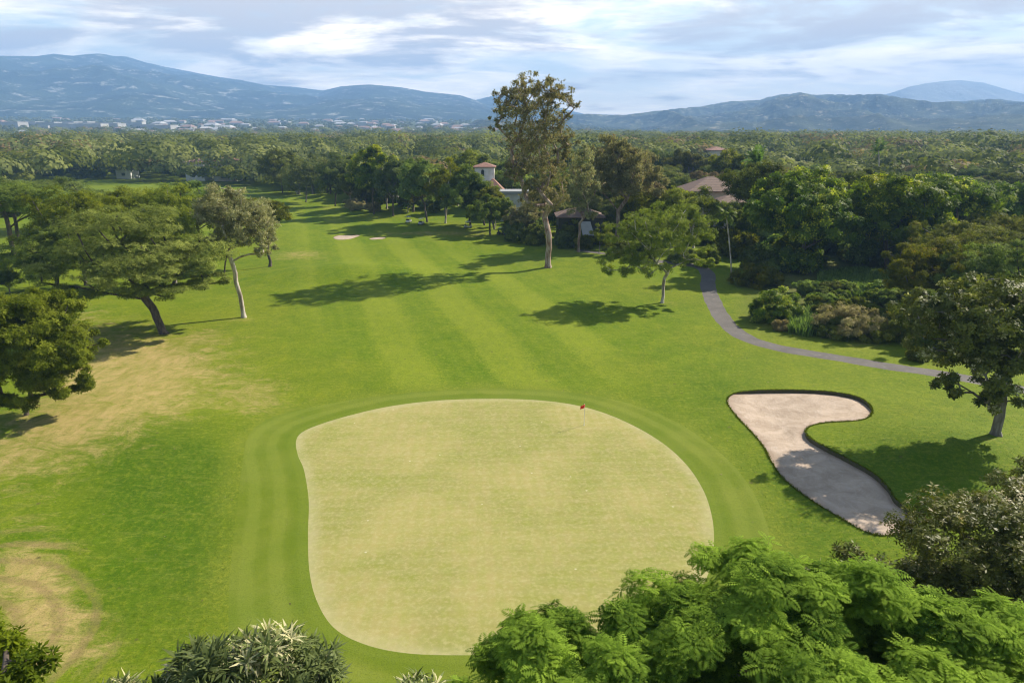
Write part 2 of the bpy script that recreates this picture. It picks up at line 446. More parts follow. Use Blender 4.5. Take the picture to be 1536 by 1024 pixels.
def tree_parts(base, fork, lobes, kind, seed, R0, tw=1.0, arch=.12, ntar=55, sides=7, pen=.35, shrink=1.0):
    rng = np.random.RandomState(seed)
    base = np.array(base, float)
    me, C = crown_mesh('crown', lobes, kind, rng, base)
    idx = rng.permutation(len(C))[:ntar]
    tg = [np.array(fork) + (C[i] - np.array(fork)) * shrink for i in idx if C[i][2] > fork[2] * .0 + base[2] + .5]
    b = base.copy(); b[2] -= .25
    pos, par = skeleton(b - base, np.array(fork) - base, [t - base for t in tg], rng, arch, .05, pen)
    V, Fq = tubes(pos, par, R0, rng, sides, .02)
    tr = npmesh('trunk', V, Fq, M[kind['bark']], True)
    return tr, me
def plant(name, label, cat, base, fork, lobes, kind, seed, R0, group=None, **kw):
    tr, me = tree_parts(base, fork, lobes, kind, seed, R0, **kw)
    e = empty(name, base); tag(e, label, cat, group)
    meshobj('trunk', tr, e); meshobj('crown', me, e)
    return e
def boxlobe(x0, x1, y0, y1, Y, dr=.9):
    """ellipsoid at depth Y that fills this window of the view"""
    c = at_y((x0 + x1) / 2, (y0 + y1) / 2, Y)
    zc = Y * CP - (c[2] - H) * SP
    return c, np.array([(x1 - x0) / 2 * zc / F, (x1 - x0) / 2 * zc / F * dr, (y1 - y0) / 2 * zc / F])
def autotree(name, label, cat, bx, by, x0, x1, y0, y1, kind, seed, R0=.3, nsub=7, k=.5, fh=.0, dr=.9, group=None, dyc=0, flat=1.0, over=None, low=False, **kw):
    b = hit(bx, by); ex_ = (x1 - x0) * .03; c, r = boxlobe(x0 - ex_, x1 + ex_, y0 - 2, y1 + 3, b[1] + dyc, dr); r = r * (1.0 if low else 1.13)
    r = r.copy(); r[2] = max(r[2] - r[1] * .12, r[2] * .6)
    rng = np.random.RandomState(seed + 77)
    lobes = [(*c, *(r * .72))] + sublobes(c, r, rng, nsub, k, flat)
    fz = max(b[2] + 1.0, c[2] - r[2] * (.75 - fh))
    fork = np.array([b[0] + (c[0] - b[0]) * .35, b[1] + (c[1] - b[1]) * .35, fz])
    kd = dict(KIND[kind]); kd.update(over or {})
    if low:
        dz = max(0, lobes[0][2] - (b[2] + lobes[0][5] * .75)); lobes = [(l[0], l[1], l[2] - dz, *l[3:]) for l in lobes]; fork = np.array([b[0], b[1], b[2] + .35]); kw['pen'] = 0
    return plant(name, label, cat, b, fork, lobes, kd, seed, R0, group, **kw)
def px_lobe(px, py, Y, rx, rz, dr=1.0):
    c = at_y(px, py, Y); zc = Y * CP - (c[2] - H) * SP
    return (*c, rx * zc / F, rx * zc / F * dr, rz * zc / F)
print('setup', time.time() - T0)

# ================================================================== GROUND
def smooth_closed(pts, step, closed=True):
    P = np.array(pts, float); n = len(P); out = []
    rng_ = range(n) if closed else range(n - 1)
    for i in rng_:
        if closed: p0, p1, p2, p3 = P[i - 1], P[i], P[(i + 1) % n], P[(i + 2) % n]
        else: p0, p1, p2, p3 = P[max(i - 1, 0)], P[i], P[i + 1], P[min(i + 2, n - 1)]
        k = max(1, int(math.ceil(np.linalg.norm(p2 - p1) / step)))
        for j in range(k):
            t = j / k
            out.append(.5 * ((2 * p1) + (-p0 + p2) * t + (2 * p0 - 5 * p1 + 4 * p2 - p3) * t * t + (-p0 + 3 * p1 - 3 * p2 + p3) * t ** 3))
    if not closed: out.append(P[-1])
    return np.array(out)
def pxpoly(pts, step=.5, closed=True): return smooth_closed([hit(*p)[:2] for p in pts], step, closed)
GREEN = pxpoly([(444, 662), (452, 649), (475, 638), (520, 624), (580, 610), (650, 601), (720, 598), (790, 599), (850, 605), (900, 617), (950, 638), (995, 665), (1030, 697), (1055, 735), (1068, 775), (1071, 815), (1066, 850), (1043, 893), (985, 937), (900, 965), (800, 979), (700, 982), (610, 979), (545, 965), (500, 940), (475, 900), (464, 855), (462, 800), (463, 750), (456, 705), (447, 683)], .45)
COLLAR = pxpoly([(352, 1100), (343, 960), (345, 860), (354, 780), (363, 700), (372, 655), (395, 632), (440, 616), (520, 601), (600, 590), (700, 583), (790, 583), (870, 590), (950, 607), (1020, 636), (1085, 683), (1125, 730), (1150, 785), (1155, 830), (1145, 900), (1120, 1000), (1100, 1100), (900, 1130), (600, 1130)], .6)
BUNK = pxpoly([(1091, 603), (1098, 592), (1118, 587), (1155, 585), (1200, 585), (1250, 588), (1285, 595), (1303, 606), (1308, 617), (1300, 627), (1280, 631), (1245, 633), (1220, 637), (1208, 646), (1215, 657), (1240, 672), (1275, 690), (1310, 710), (1331, 730), (1342, 748), (1362, 764), (1375, 785), (1350, 800), (1318, 802), (1290, 793), (1250, 770), (1210, 745), (1175, 717), (1156, 690), (1146, 670), (1125, 645), (1105, 624)], .35)
FB1 = pxpoly([(500, 356), (508, 353), (525, 352.5), (540, 352.5), (534, 356), (522, 359), (506, 359.5)], .7)
FB2 = pxpoly([(554, 358), (562, 356), (577, 355.5), (578, 357.5), (570, 359), (558, 359.5)], .6)
cl = smooth_closed([hit(*p)[:2] for p in [(868, 375), (905, 380), (960, 389), (1010, 394), (1048, 400), (1062, 412), (1062, 430), (1072, 457), (1092, 487), (1120, 507), (1165, 521), (1215, 530), (1265, 538), (1330, 549), (1400, 559), (1480, 573), (1560, 590), (1680, 612)]], .9, False)
tg_ = np.gradient(cl, axis=0); tg_ /= np.linalg.norm(tg_, axis=1, keepdims=True); nr_ = np.stack([-tg_[:, 1], tg_[:, 0]], 1)
wob = 1.4 + .1 * np.sin(np.arange(len(cl)) * .9) * np.sin(np.arange(len(cl)) * .37)
PATH = np.concatenate([cl + nr_ * wob[:, None], (cl - nr_ * wob[:, None])[::-1]])
# a second, short spur of road between the houses
cl2 = smooth_closed([hit(*p)[:2] for p in [(1040, 352), (1090, 350), (1140, 340), (1200, 333)]], 1.5, False)
t2 = np.gradient(cl2, axis=0); t2 /= np.linalg.norm(t2, axis=1, keepdims=True); n2 = np.stack([-t2[:, 1], t2[:, 0]], 1)
ROAD = np.concatenate([cl2 + n2 * 2.6, (cl2 - n2 * 2.6)[::-1]])
OUT = [('green', GREEN), ('bunker', BUNK), ('bunker2', FB1), ('bunker3', FB2), ('path', PATH), ('road', ROAD), ('collar', COLLAR)]
def inpoly(P, poly):
    x, y = P[:, 0], P[:, 1]; c = np.zeros(len(P), bool)
    mn, mx = poly.min(0), poly.max(0)
    s = (x > mn[0]) & (x < mx[0]) & (y > mn[1]) & (y < mx[1])
    xs, ys = x[s], y[s]; cs = np.zeros(len(xs), bool); j = len(poly) - 1
    for i in range(len(poly)):
        xi, yi = poly[i]; xj, yj = poly[j]
        if yi != yj:
            cs ^= ((yi > ys) != (yj > ys)) & (xs < (xj - xi) * (ys - yi) / (yj - yi) + xi)
        j = i
    c[s] = cs; return c
def pdist(P, poly):
    """distance to a closed outline and index of its nearest vertex"""
    best = np.full(len(P), 1e9); bi = np.zeros(len(P), int)
    for s in range(0, len(P), 4000):
        d = np.linalg.norm(P[s:s + 4000, None] - poly[None], axis=2); bi[s:s + 4000] = d.argmin(1); best[s:s + 4000] = d.min(1)
    return best, bi
pts = []
def lattice(x0, x1, y0, y1, s):
    X, Y = np.meshgrid(np.arange(x0, x1, s), np.arange(y0, y1, s)); X = X + (np.arange(len(X)) % 2)[:, None] * s * .5
    return np.stack([X.ravel(), Y.ravel()], 1)
L1 = lattice(-62, 72, 18, 128, .95)
L2 = lattice(-130, 140, 8, 345, 3.2); L2 = L2[~((L2[:, 0] > -63) & (L2[:, 0] < 73) & (L2[:, 1] > 17) & (L2[:, 1] < 129))]
pol = []
for r in np.geomspace(2, 11450, 116):
    k = 220
    a = np.linspace(0, 2 * math.pi, k, endpoint=False) + r * .1
    q = np.stack([np.sin(a) * r, np.cos(a) * r], 1)
    pol.append(q)
pol = np.concatenate(pol); pol = pol[~((pol[:, 0] > -132) & (pol[:, 0] < 142) & (pol[:, 1] > 7) & (pol[:, 1] < 347))]
P = np.concatenate([L1, L2, pol]); rng0 = np.random.RandomState(1)
P = P + rng0.uniform(-.08, .08, P.shape)
for nm, o in OUT:
    near = (P[:, 0] > o[:, 0].min() - 2) & (P[:, 0] < o[:, 0].max() + 2) & (P[:, 1] > o[:, 1].min() - 2) & (P[:, 1] < o[:, 1].max() + 2)
    d = np.full(len(P), 9.); d[near] = pdist(P[near], o)[0]
    P = P[d > .42]
edges = []; V2 = list(map(tuple, P))
for nm, o in OUT:
    b = len(V2); V2 += list(map(tuple, o)); n = len(o); edges += [(b + i, b + (i + 1) % n) for i in range(n)]
t1 = time.time()
vo, eo, fo = delaunay_2d_cdt([Vector(v) for v in V2], edges, [], 0, 1e-5)[:3]
VO = np.array([(v[0], v[1]) for v in vo]); FO = np.array([f for f in fo if len(f) == 3])
print('cdt', len(VO), len(FO), time.time() - t1)
CEN = VO[FO].mean(1)
zone = np.zeros(len(FO), int)
for k, (nm, o) in list(enumerate(OUT))[::-1]: zone[inpoly(CEN, o)] = k + 1
# orientation upward
a_, b_, c_ = VO[FO[:, 0]], VO[FO[:, 1]], VO[FO[:, 2]]
cr_ = (b_[:, 0] - a_[:, 0]) * (c_[:, 1] - a_[:, 1]) - (b_[:, 1] - a_[:, 1]) * (c_[:, 0] - a_[:, 0])
FO[cr_ < 0] = FO[cr_ < 0][:, ::-1]
ZO = T(VO[:, 0], VO[:, 1])
PX, PY = project(VO[:, 0], VO[:, 1], ZO); PX[VO[:, 1] < 3] = -9999
def blob(L):
    s = np.zeros(len(PX))
    for x, y, rx, ry, a in L: s = s + a * np.exp(-((PX - x) / rx) ** 2 - ((PY - y) / ry) ** 2)
    return np.clip(s, 0, 1)
DRYL = [(40, 860, 80, 70, .9), (80, 960, 100, 70, .95), (0, 700, 110, 60, .7), (110, 640, 110, 45, .75), (210, 590, 140, 50, .6), (290, 540, 130, 40, .42), (420, 620, 60, 20, .4), (160, 580, 90, 40, .7), (180, 530, 110, 40, .6),
            (390, 590, 70, 30, .4), (330, 500, 70, 20, .3), (450, 383, 60, 9, .75), (455, 415, 60, 9, .3), (1290, 519, 45, 7, .6), (90, 480, 100, 40, .5), (590, 350, 80, 5, .4),
            (690, 350, 90, 5, .6), (1500, 660, 30, 10, .5), (30, 380, 60, 12, .4), (520, 312, 60, 4, .5), (560, 325, 60, 3, .5), (800, 392, 60, 9, .4), (1000, 455, 25, 5, .5), (368, 478, 25, 5, .5)]; DRY = blob(DRYL)
LUSH = blob([(230, 740, 120, 90, 1), (300, 850, 70, 140, .9), (180, 900, 70, 90, .6), (760, 545, 70, 45, .5), (660, 570, 60, 30, .4), (1200, 800, 120, 100, .7), (1080, 600, 80, 60, .45), (1400, 690, 160, 80, .8), (250, 690, 90, 40, .7)])
FAIRL = [(700, 520, 200, 70, 1), (560, 430, 120, 60, 1), (690, 430, 170, 50, .9), (540, 350, 110, 40, 1), (440, 310, 60, 20, .8), (900, 500, 120, 60, .35), (780, 575, 170, 22, .8), (250, 276, 140, 6, .8)]; FAIR = blob(FAIRL)
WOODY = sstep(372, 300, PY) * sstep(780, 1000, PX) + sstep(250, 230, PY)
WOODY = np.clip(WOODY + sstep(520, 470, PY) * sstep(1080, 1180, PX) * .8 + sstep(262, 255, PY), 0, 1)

def grass_nodes(g, zone):
    """colour of mown turf, everything in world metres"""
    p = g.pos(); s = g.sep(p)
    big = g.noise(p, .035, 4, .6); med = g.noise(p, .22, 5, .62); fine = g.noise(p, 3.0, 5, .7); tiny = g.noise(p, 11.0, 3, .8)
    streak = g.noise(g.scale(p, (1, .35, 1)), .8, 5, .7, .6)
    return p, s, big, med, fine, tiny, streak
def ground_mat():
    m, nt, out = mat('turf'); g = G(nt)
    p, s, big, med, fine, tiny, streak = grass_nodes(g, 0)
    dry, lush, fair, woody = (g.attr(k) for k in ('dry', 'lush', 'fair', 'woody'))
    c = g.mix(g.ramp(med, .3, .7), (.082, .152, .003), (.135, .198, .007))
    c = g.mix(g.m('MULTIPLY', g.ramp(big, .35, .65), .5), c, (.195, .225, .018))
    c = g.mix(g.m('MULTIPLY', g.ramp(streak, .5, .8), .35), c, (.27, .265, .02))
    c = g.mix(g.m('MULTIPLY', lush, g.m('MULTIPLY_ADD', med, .5, .45)), c, (.042, .108, .003))
    # mowing bands on the fairway
    u = g.m('ADD', s[0], g.m('MULTIPLY', g.m('SUBTRACT', s[1], 74.0), .31))
    u = g.m('ADD', u, g.m('MULTIPLY', g.noise(p, .06, 2), 2.2))
    st = g.m('SINE', g.m('MULTIPLY', u, 2 * math.pi / 13.0))
    st = g.m('MULTIPLY', g.ramp(g.m('ADD', st, g.m('MULTIPLY', g.m('SUBTRACT', fine, .5), 1.2)), -.6, .6), g.ramp(fair, .35, .8))
    c = g.mix(g.m('MULTIPLY', g.ramp(fair, .2, .8), .55), c, g.mix(g.ramp(med, .3, .7), (.080, .160, .003), (.125, .19, .006)))
    c = g.mix(g.m('MULTIPLY', g.m('MULTIPLY', st, g.ramp(big, .2, .5)), .68), c, (.205, .255, .02))
    # narrow mower lines
    ml = g.m('SINE', g.m('MULTIPLY', u, 2 * math.pi / 2.1))
    c = g.mix(g.m('MULTIPLY', g.m('MULTIPLY', g.ramp(ml, -.3, .8), fair), .10), c, (.22, .28, .03))
    mo = g.noise(g.scale(p, (1, .6, 1)), .9, 7, .75, .5)
    c = g.mix(g.m('MULTIPLY', g.ramp(mo, .42, .62), .38), c, g.mix(1.0, c, (1.45, 1.3, 1.1), 'MULTIPLY'))
    st2 = g.noise(g.scale(p, (.45, 2.2, 1)), .9, 7, .8, .7)
    c = g.mix(g.m('MULTIPLY', g.ramp(st2, .5, .66), .42), c, g.mix(.55, c, (.34, .33, .07)))
    st3 = g.noise(g.scale(p, (.5, 2.6, 1)), 3.2, 5, .8, .5)
    c = g.mix(g.m('MULTIPLY', g.ramp(st3, .5, .62), .4), c, g.mix(1.0, c, (.5, .58, .4), 'MULTIPLY'))
    # dry grass
    df = g.m('ADD', dry, g.m('MULTIPLY', g.m('SUBTRACT', g.noise(g.scale(p, (.55, 1, 1)), .42, 9, .85, 1.2), .5), 3.2))
    dc = g.mix(g.ramp(streak, .35, .7), (.46, .335, .14), (.27, .235, .06))
    dc = g.mix(g.m('MULTIPLY', g.ramp(fine, .5, .75), .5), dc, (.42, .35, .20))
    c = g.mix(g.m('MULTIPLY', g.m('MULTIPLY', g.ramp(df, .3, 1.15), g.ramp(dry, .02, .25)), .95), c, dc)
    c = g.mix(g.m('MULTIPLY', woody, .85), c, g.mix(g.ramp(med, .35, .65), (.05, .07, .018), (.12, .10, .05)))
    cc0 = hit(-150, 1000)
    rr = g.n('ShaderNodeVectorMath', {'operation': 'DISTANCE'}, i0=p, i1=(float(cc0[0]), float(cc0[1]), 0.0)).outputs['Value']
    tr = g.m('MULTIPLY', g.ramp(g.m('SINE', g.m('MULTIPLY', g.m('ADD', rr, g.m('MULTIPLY', med, 1.2)), 2 * math.pi / 1.9)), .2, .9), g.m('MULTIPLY', g.ramp(rr, 19, 14), g.ramp(dry, .2, .6)))
    c = g.mix(g.m('MULTIPLY', tr, .5), c, (.235, .165, .075))
    ap = g.attr('apron')
    c = g.mix(g.m('MULTIPLY', ap, g.m('MULTIPLY_ADD', fine, .8, .35), 0, True), c, g.mix(g.ramp(med, .3, .7), (.135, .185, .012), (.18, .215, .024)))
    # blades, clippings, worn dots
    c = g.mix(g.m('MULTIPLY', g.ramp(fine, .45, .7), .55), c, g.mix(.6, c, (.32, .33, .03)))
    c = g.mix(g.m('MULTIPLY', g.ramp(tiny, .46, .66), .55), c, g.mix(1.0, c, (.38, .45, .35), 'MULTIPLY'))
    sp = g.n('ShaderNodeTexVoronoi', {'feature': 'F1'}, Vector=p, Scale=.33).outputs[0]
    c = g.mix(g.m('MULTIPLY', g.ramp(sp, .07, .04), .6), c, (.10, .08, .035))
    b = g.n('ShaderNodeBsdfPrincipled', None, Base_Color=c, Roughness=.85, Normal=g.bump(g.m('ADD', g.m('MULTIPLY', fine, .6), g.m('ADD', g.m('MULTIPLY', tiny, .3), g.m('MULTIPLY', streak, .8))), .6, .08))
    b.inputs['Specular IOR Level'].default_value = .08
    g.put(out.inputs[0], b); return m
def collar_mat():
    m, nt, out = mat('collar_turf'); g = G(nt)
    p, s, big, med, fine, tiny, streak = grass_nodes(g, 0)
    d = g.attr('rim')     # metres from the putting green
    c = g.mix(g.ramp(med, .3, .7), (.13, .18, .012), (.18, .215, .026))
    w = g.m('SINE', g.m('MULTIPLY', g.m('ADD', d, g.m('MULTIPLY', med, .5)), 2 * math.pi / 1.9))
    c = g.mix(g.m('MULTIPLY', g.ramp(g.m('ADD', w, g.m('MULTIPLY', g.m('SUBTRACT', fine, .5), 1.6)), -.6, .6), .30), c, (.225, .265, .04))
    c = g.mix(g.m('MULTIPLY', g.ramp(g.m('ADD', d, g.m('MULTIPLY', fine, .35)), 1.9, 1.2), .35), c, (.105, .165, .008))
    c = g.mix(g.m('MULTIPLY', g.ramp(big, .4, .7), .35), c, (.10, .17, .03))
    c = g.mix(g.m('MULTIPLY', g.ramp(tiny, .48, .66), .5), c, g.mix(1.0, c, (.5, .55, .4), 'MULTIPLY'))
    b = g.n('ShaderNodeBsdfPrincipled', None, Base_Color=c, Roughness=.85, Normal=g.bump(g.m('ADD', g.m('MULTIPLY', fine, .7), g.m('MULTIPLY', tiny, .4)), .6, .07))
    b.inputs['Specular IOR Level'].default_value = .08
    g.put(out.inputs[0], b); return m
def green_mat():
    m, nt, out = mat('putting_turf'); g = G(nt)
    p, s, big, med, fine, tiny, streak = grass_nodes(g, 0)
    d = g.attr('rim')
    c = g.mix(g.ramp(med, .3, .7), (.31, .275, .095), (.235, .245, .055))
    c = g.mix(g.m('MULTIPLY', g.ramp(g.noise(p, .09, 5, .6, .5), .4, .66), .55), c, (.45, .365, .15))
    w1 = g.m('SINE', g.m('MULTIPLY', g.m('ADD', s[0], g.m('MULTIPLY', s[1], .06)), 2 * math.pi / 1.15))
    w2 = g.m('SINE', g.m('MULTIPLY', g.m('ADD', s[1], g.m('MULTIPLY', s[0], -.04)), 2 * math.pi / 1.25))
    c = g.mix(g.m('MULTIPLY', g.ramp(w1, -.6, .6), .22), c, (.25, .275, .055))
    c = g.mix(g.m('MULTIPLY', g.ramp(w2, -.6, .6), .09), c, (.43, .40, .22))
    c = g.mix(g.m('MULTIPLY', g.ramp(g.m('ADD', d, g.m('MULTIPLY', med, 2.0)), 2.3, .9), .45), c, (.44, .40, .23))
    c = g.mix(g.m('MULTIPLY', g.ramp(fine, .42, .7), .5), c, (.47, .42, .20))
    c = g.mix(g.m('MULTIPLY', g.ramp(g.noise(p, .7, 7, .8), .42, .7), .38), c, (.27, .30, .05))
    sp = g.n('ShaderNodeTexVoronoi', {'feature': 'F1'}, Vector=p, Scale=.5).outputs[0]
    c = g.mix(g.m('MULTIPLY', g.ramp(sp, .05, .03), .6), c, (.62, .60, .42))
    b = g.n('ShaderNodeBsdfPrincipled', None, Base_Color=c, Roughness=.8, Normal=g.bump(g.m('ADD', fine, tiny), .35, .02))
    b.inputs['Specular IOR Level'].default_value = .1
    g.put(out.inputs[0], b); return m
def sand_mat():
    m, nt, out = mat('sand'); g = G(nt)
    p = g.pos(); n1 = g.noise(p, .5, 6, .65, .8); n2 = g.noise(g.scale(p, (1, .5, 1)), 2.5, 6, .7, 1.5); n3 = g.noise(p, 14, 3, .7)
    rake = g.n('ShaderNodeTexWave', {'wave_type': 'BANDS'}, Vector=p, Scale=.45, Distortion=16.0, Detail=4.0, Detail_Scale=.6).outputs[1]
    c = g.mix(g.ramp(n1, .3, .7), (.55, .44, .345), (.38, .295, .22))
    c = g.mix(g.m('MULTIPLY', g.ramp(n2, .5, .75), .5), c, (.58, .51, .45))
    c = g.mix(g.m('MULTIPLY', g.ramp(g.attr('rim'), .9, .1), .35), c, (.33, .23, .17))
    b = g.n('ShaderNodeBsdfPrincipled', None, Base_Color=c, Roughness=.95, Normal=g.bump(g.m('ADD', g.m('MULTIPLY', rake, .12), g.m('ADD', g.m('MULTIPLY', n2, 1.1), g.m('MULTIPLY', n3, .3))), .7, .07))
    b.inputs['Specular IOR Level'].default_value = .1
    g.put(out.inputs[0], b); return m
def asphalt_mat():
    m, nt, out = mat('asphalt'); g = G(nt)
    p = g.pos(); n1 = g.noise(p, .35, 6, .7); n2 = g.noise(p, 6, 4, .7)
    c = g.mix(g.ramp(n1, .3, .7), (.082, .072, .066), (.125, .112, .102))
    c = g.mix(g.m('MULTIPLY', g.ramp(n2, .45, .7), .5), c, (.13, .115, .11))
    c = g.mix(g.m('MULTIPLY', g.ramp(g.noise(p, 1.4, 5, .7), .6, .7), .5), c, (.27, .22, .17))
    b = g.n('ShaderNodeBsdfPrincipled', None, Base_Color=c, Roughness=.85, Normal=g.bump(n2, .4, .02))
    g.put(out.inputs[0], b); return m
M['turf'], M['collar'], M['green'], M['sand'], M['asphalt'] = ground_mat(), collar_mat(), green_mat(), sand_mat(), asphalt_mat()
M['soil_lip'] = plain('soil_lip', (.06, .07, .02), .95, (.10, .075, .045), 5)

def zone_mesh(name, sel, m, Z=None, attrs=None, label=None):
    fs = FO[sel]; used, inv = np.unique(fs, return_inverse=True)
    z = ZO if Z is None else Z
    V = np.column_stack([VO[used], z[used]])
    me = npmesh(name, V, inv.reshape(-1, 3), m, True)
    for k, a in (attrs or {}).items():
        at = me.attributes.new(k, 'FLOAT', 'POINT'); at.data.foreach_set('value', np.ascontiguousarray(a[used], np.float32))
    o = meshobj(name, me); o['kind'] = 'structure'
    if label: o['label'] = label
    return o
APR = np.full(len(VO), 9.); nb = (np.abs(VO[:, 0]) < 66) & (VO[:, 1] > 5) & (VO[:, 1] < 110); APR[nb] = pdist(VO[nb], COLLAR)[0]
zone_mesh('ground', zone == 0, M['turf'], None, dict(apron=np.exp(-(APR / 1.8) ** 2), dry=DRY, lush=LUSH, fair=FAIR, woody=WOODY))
RIMG = np.full(len(VO), 9.); nb = (np.abs(VO[:, 0]) < 60) & (VO[:, 1] > 5) & (VO[:, 1] < 100); RIMG[nb] = pdist(VO[nb], GREEN)[0]
zone_mesh('putting_green', zone == 1, M['green'], None, dict(rim=RIMG), 'pale closely mown putting green with a flagstick')
zone_mesh('grass_collar', zone == 7, M['collar'], None, dict(rim=RIMG), 'banded ring of light green grass round the putting green')
zone_mesh('cart_path', zone == 5, M['asphalt'], None, None, 'grey cart path curving past the trees')
zone_mesh('road', zone == 6, M['asphalt'], None, None, 'road between the houses')
sun2 = SUNV[:2] / np.linalg.norm(SUNV[:2])
for zi, o, lip, dep, lab in ((2, BUNK, .32, .35, 'curved pale sand bunker right of the green'), (3, FB1, .2, -.25, 'wide pale sand bunker far down the fairway'), (4, FB2, .2, -.2, 'small pale sand bunker far down the fairway')):
    tg_ = np.roll(o, -1, 0) - np.roll(o, 1, 0); area = np.sum(o[:, 0] * np.roll(o[:, 1], -1) - np.roll(o[:, 0], -1) * o[:, 1])
    nn = np.stack([tg_[:, 1], -tg_[:, 0]], 1) * np.sign(area); nn /= np.linalg.norm(nn, axis=1, keepdims=True)
    dirn = np.clip(nn @ np.array([.75, .66]) , -1, 1)
    edge = .04 + lip * sstep(-.1, .8, dirn)
    if zi != 2: edge = np.full(len(o), .06)
    near = (VO[:, 0] > o[:, 0].min() - 1) & (VO[:, 0] < o[:, 0].max() + 1) & (VO[:, 1] > o[:, 1].min() - 1) & (VO[:, 1] < o[:, 1].max() + 1)
    Z = ZO.copy(); rim = np.zeros(len(VO)); d, bi = pdist(VO[near], o)
    k_ = np.exp(-d / 2.5)
    Z[near] -= edge[bi] * k_ + dep * sstep(0, 4, d) ; rim[near] = d
    on = np.where(near)[0][d < .02]
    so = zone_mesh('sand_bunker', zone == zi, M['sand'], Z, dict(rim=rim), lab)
    n = len(o); zt = T(o[:, 0], o[:, 1])
    V = np.concatenate([np.column_stack([o + nn * .02, zt + .035]), np.column_stack([o - nn * .03, zt + .02]), np.column_stack([o - nn * .0, zt - edge - .05])])
    Fq = [(i, (i + 1) % n, n + (i + 1) % n, n + i) for i in range(n)] + [(n + i, n + (i + 1) % n, 2 * n + (i + 1) % n, 2 * n + i) for i in range(n)]
    meshobj('grass_lip', npmesh('grass_lip', V, np.array(Fq), M['soil_lip'], False), so)
print('ground', time.time() - T0)

# ================================================================== MOUNTAINS
def mountain_mat(name, a, b_, c_, sc1, patch):
    m, nt, out = mat(name); g = G(nt)
    p = g.pos(); n1 = g.noise(p, sc1, 8, .62); n2 = g.noise(g.scale(p, (1, 1, 2.5)), sc1 * 3.2, 8, .7, .4); n3 = g.noise(p, sc1 * 16, 4, .7)
    c = g.mix(g.ramp(n1, .35, .65), a, b_)
    c = g.mix(g.m('MULTIPLY', g.ramp(n2, .54, .68), patch), c, c_)
    c = g.mix(g.m('MULTIPLY', g.ramp(n3, .5, .7), .5), c, g.mix(1.0, c, (.45, .5, .5), 'MULTIPLY'))
    sp = g.n('ShaderNodeTexVoronoi', {'feature': 'F1'}, Vector=p, Scale=sc1 * 9).outputs[0]
    c = g.mix(g.m('MULTIPLY', g.m('MULTIPLY', g.ramp(sp, .2, .1), g.ramp(n2, .48, .6)), patch), c, (.6, .58, .52))
    b = g.n('ShaderNodeBsdfPrincipled', None, Base_Color=c, Roughness=.95, Normal=g.bump(g.m('ADD', n2, g.m('MULTIPLY', n3, .3)), 1.0, .06 / sc1))
    b.inputs['Specular IOR Level'].default_value = .05
    g.put(out.inputs[0], b); return m
def vnoise(x, y, seed):
    """smooth value noise"""
    xi, yi = np.floor(x).astype(int), np.floor(y).astype(int); fx, fy = x - xi, y - yi
    fx = fx * fx * (3 - 2 * fx); fy = fy * fy * (3 - 2 * fy)
    def h(a, b):
        n = (a * 374761393 + b * 668265263 + seed * 69069) & 0x7fffffff; n = ((n ^ (n >> 13)) * 1274126177) & 0x7fffffff
        return ((n ^ (n >> 16)) & 0xffff) / 65535.
    return (h(xi, yi) * (1 - fx) + h(xi + 1, yi) * fx) * (1 - fy) + (h(xi, yi + 1) * (1 - fx) + h(xi + 1, yi + 1) * fx) * fy
def ridged(x, y, seed, oc=5, gain=.5):
    s = 0; a = 1; t = 0
    for o in range(oc):
        n = 1 - np.abs(2 * vnoise(x, y, seed + o) - 1); s = s + a * n * n; t += a; a *= gain; x = x * 2.03 + 3.1; y = y * 2.03 + 1.7
    return s / t
def mountain(name, label, prof, R0, R1, m, seed, rough=.22, nx=420, ny=90, back=.5, lam=500., fine=0.0, power=.85):
    """ridge whose skyline passes through the elevations seen from the viewpoint; foot at range R0, crest at range R1"""
    px = np.linspace(prof[0][0], prof[-1][0], nx); py = np.interp(px, [q[0] for q in prof], [q[1] for q in prof])
    py = py + fine * (ridged(px / 14., px * 0, seed + 9, 4) - .5) * 2
    dirs = np.array([ray(a, b) for a, b in zip(px, py)]); hz = np.hypot(dirs[:, 0], dirs[:, 1])
    ux, uy, el = dirs[:, 0] / hz, dirs[:, 1] / hz, dirs[:, 2] / hz
    w = 1 + .10 * np.sin(px * .011 + seed) + .05 * np.sin(px * .031)
    V = []
    tt = np.concatenate([np.linspace(0, 1, ny), 1 + np.linspace(.04, back, 14)])
    for t in tt:
        r = R0 + (R1 * w - R0) * t
        x, y = ux * r, uy * r; foot = T(ux * R0, uy * R0) - 15
        crest = H + el * R1 * w
        nz = ridged(x / lam, y / lam, seed, 6) - .45
        if t <= 1:
            z = foot + (crest - foot) * (t ** power) + nz * rough * (crest - foot) * math.sin(math.pi * min(t, 1)) ** .8 * 1.2
            z = np.minimum(z, H + el * r * .985 + (1 - t) * 2 if t < .985 else crest)
        else: z = foot + (crest - foot) * (1 - ((t - 1) / back) ** 1.3 * 1.02) + nz * rough * .3 * (crest - foot) * (t - 1)
        V.append(np.column_stack([x, y, z]))
    V = np.concatenate(V); n = nx; k = len(tt)
    I, J = np.meshgrid(np.arange(k - 1), np.arange(n - 1), indexing='ij'); b = (I * n + J).ravel()
    Fq = np.column_stack([b, b + 1, b + n + 1, b + n])
    o = meshobj(name, npmesh(name, V, Fq, m, True)); o['kind'] = 'structure'; o['label'] = label
    return o
MM1 = mountain_mat('mountain_far', (.01, .022, .015), (.045, .065, .035), (.62, .60, .54), .0026, .75)
MM2 = mountain_mat('hill_near', (.008, .018, .008), (.10, .11, .05), (.50, .42, .28), .006, .7)
MM3 = mountain_mat('volcano_haze_tone', (.42, .46, .48), (.52, .55, .56), (.6, .6, .6), .0012, .6)  # pale base colour stands in for haze fading the distant cone
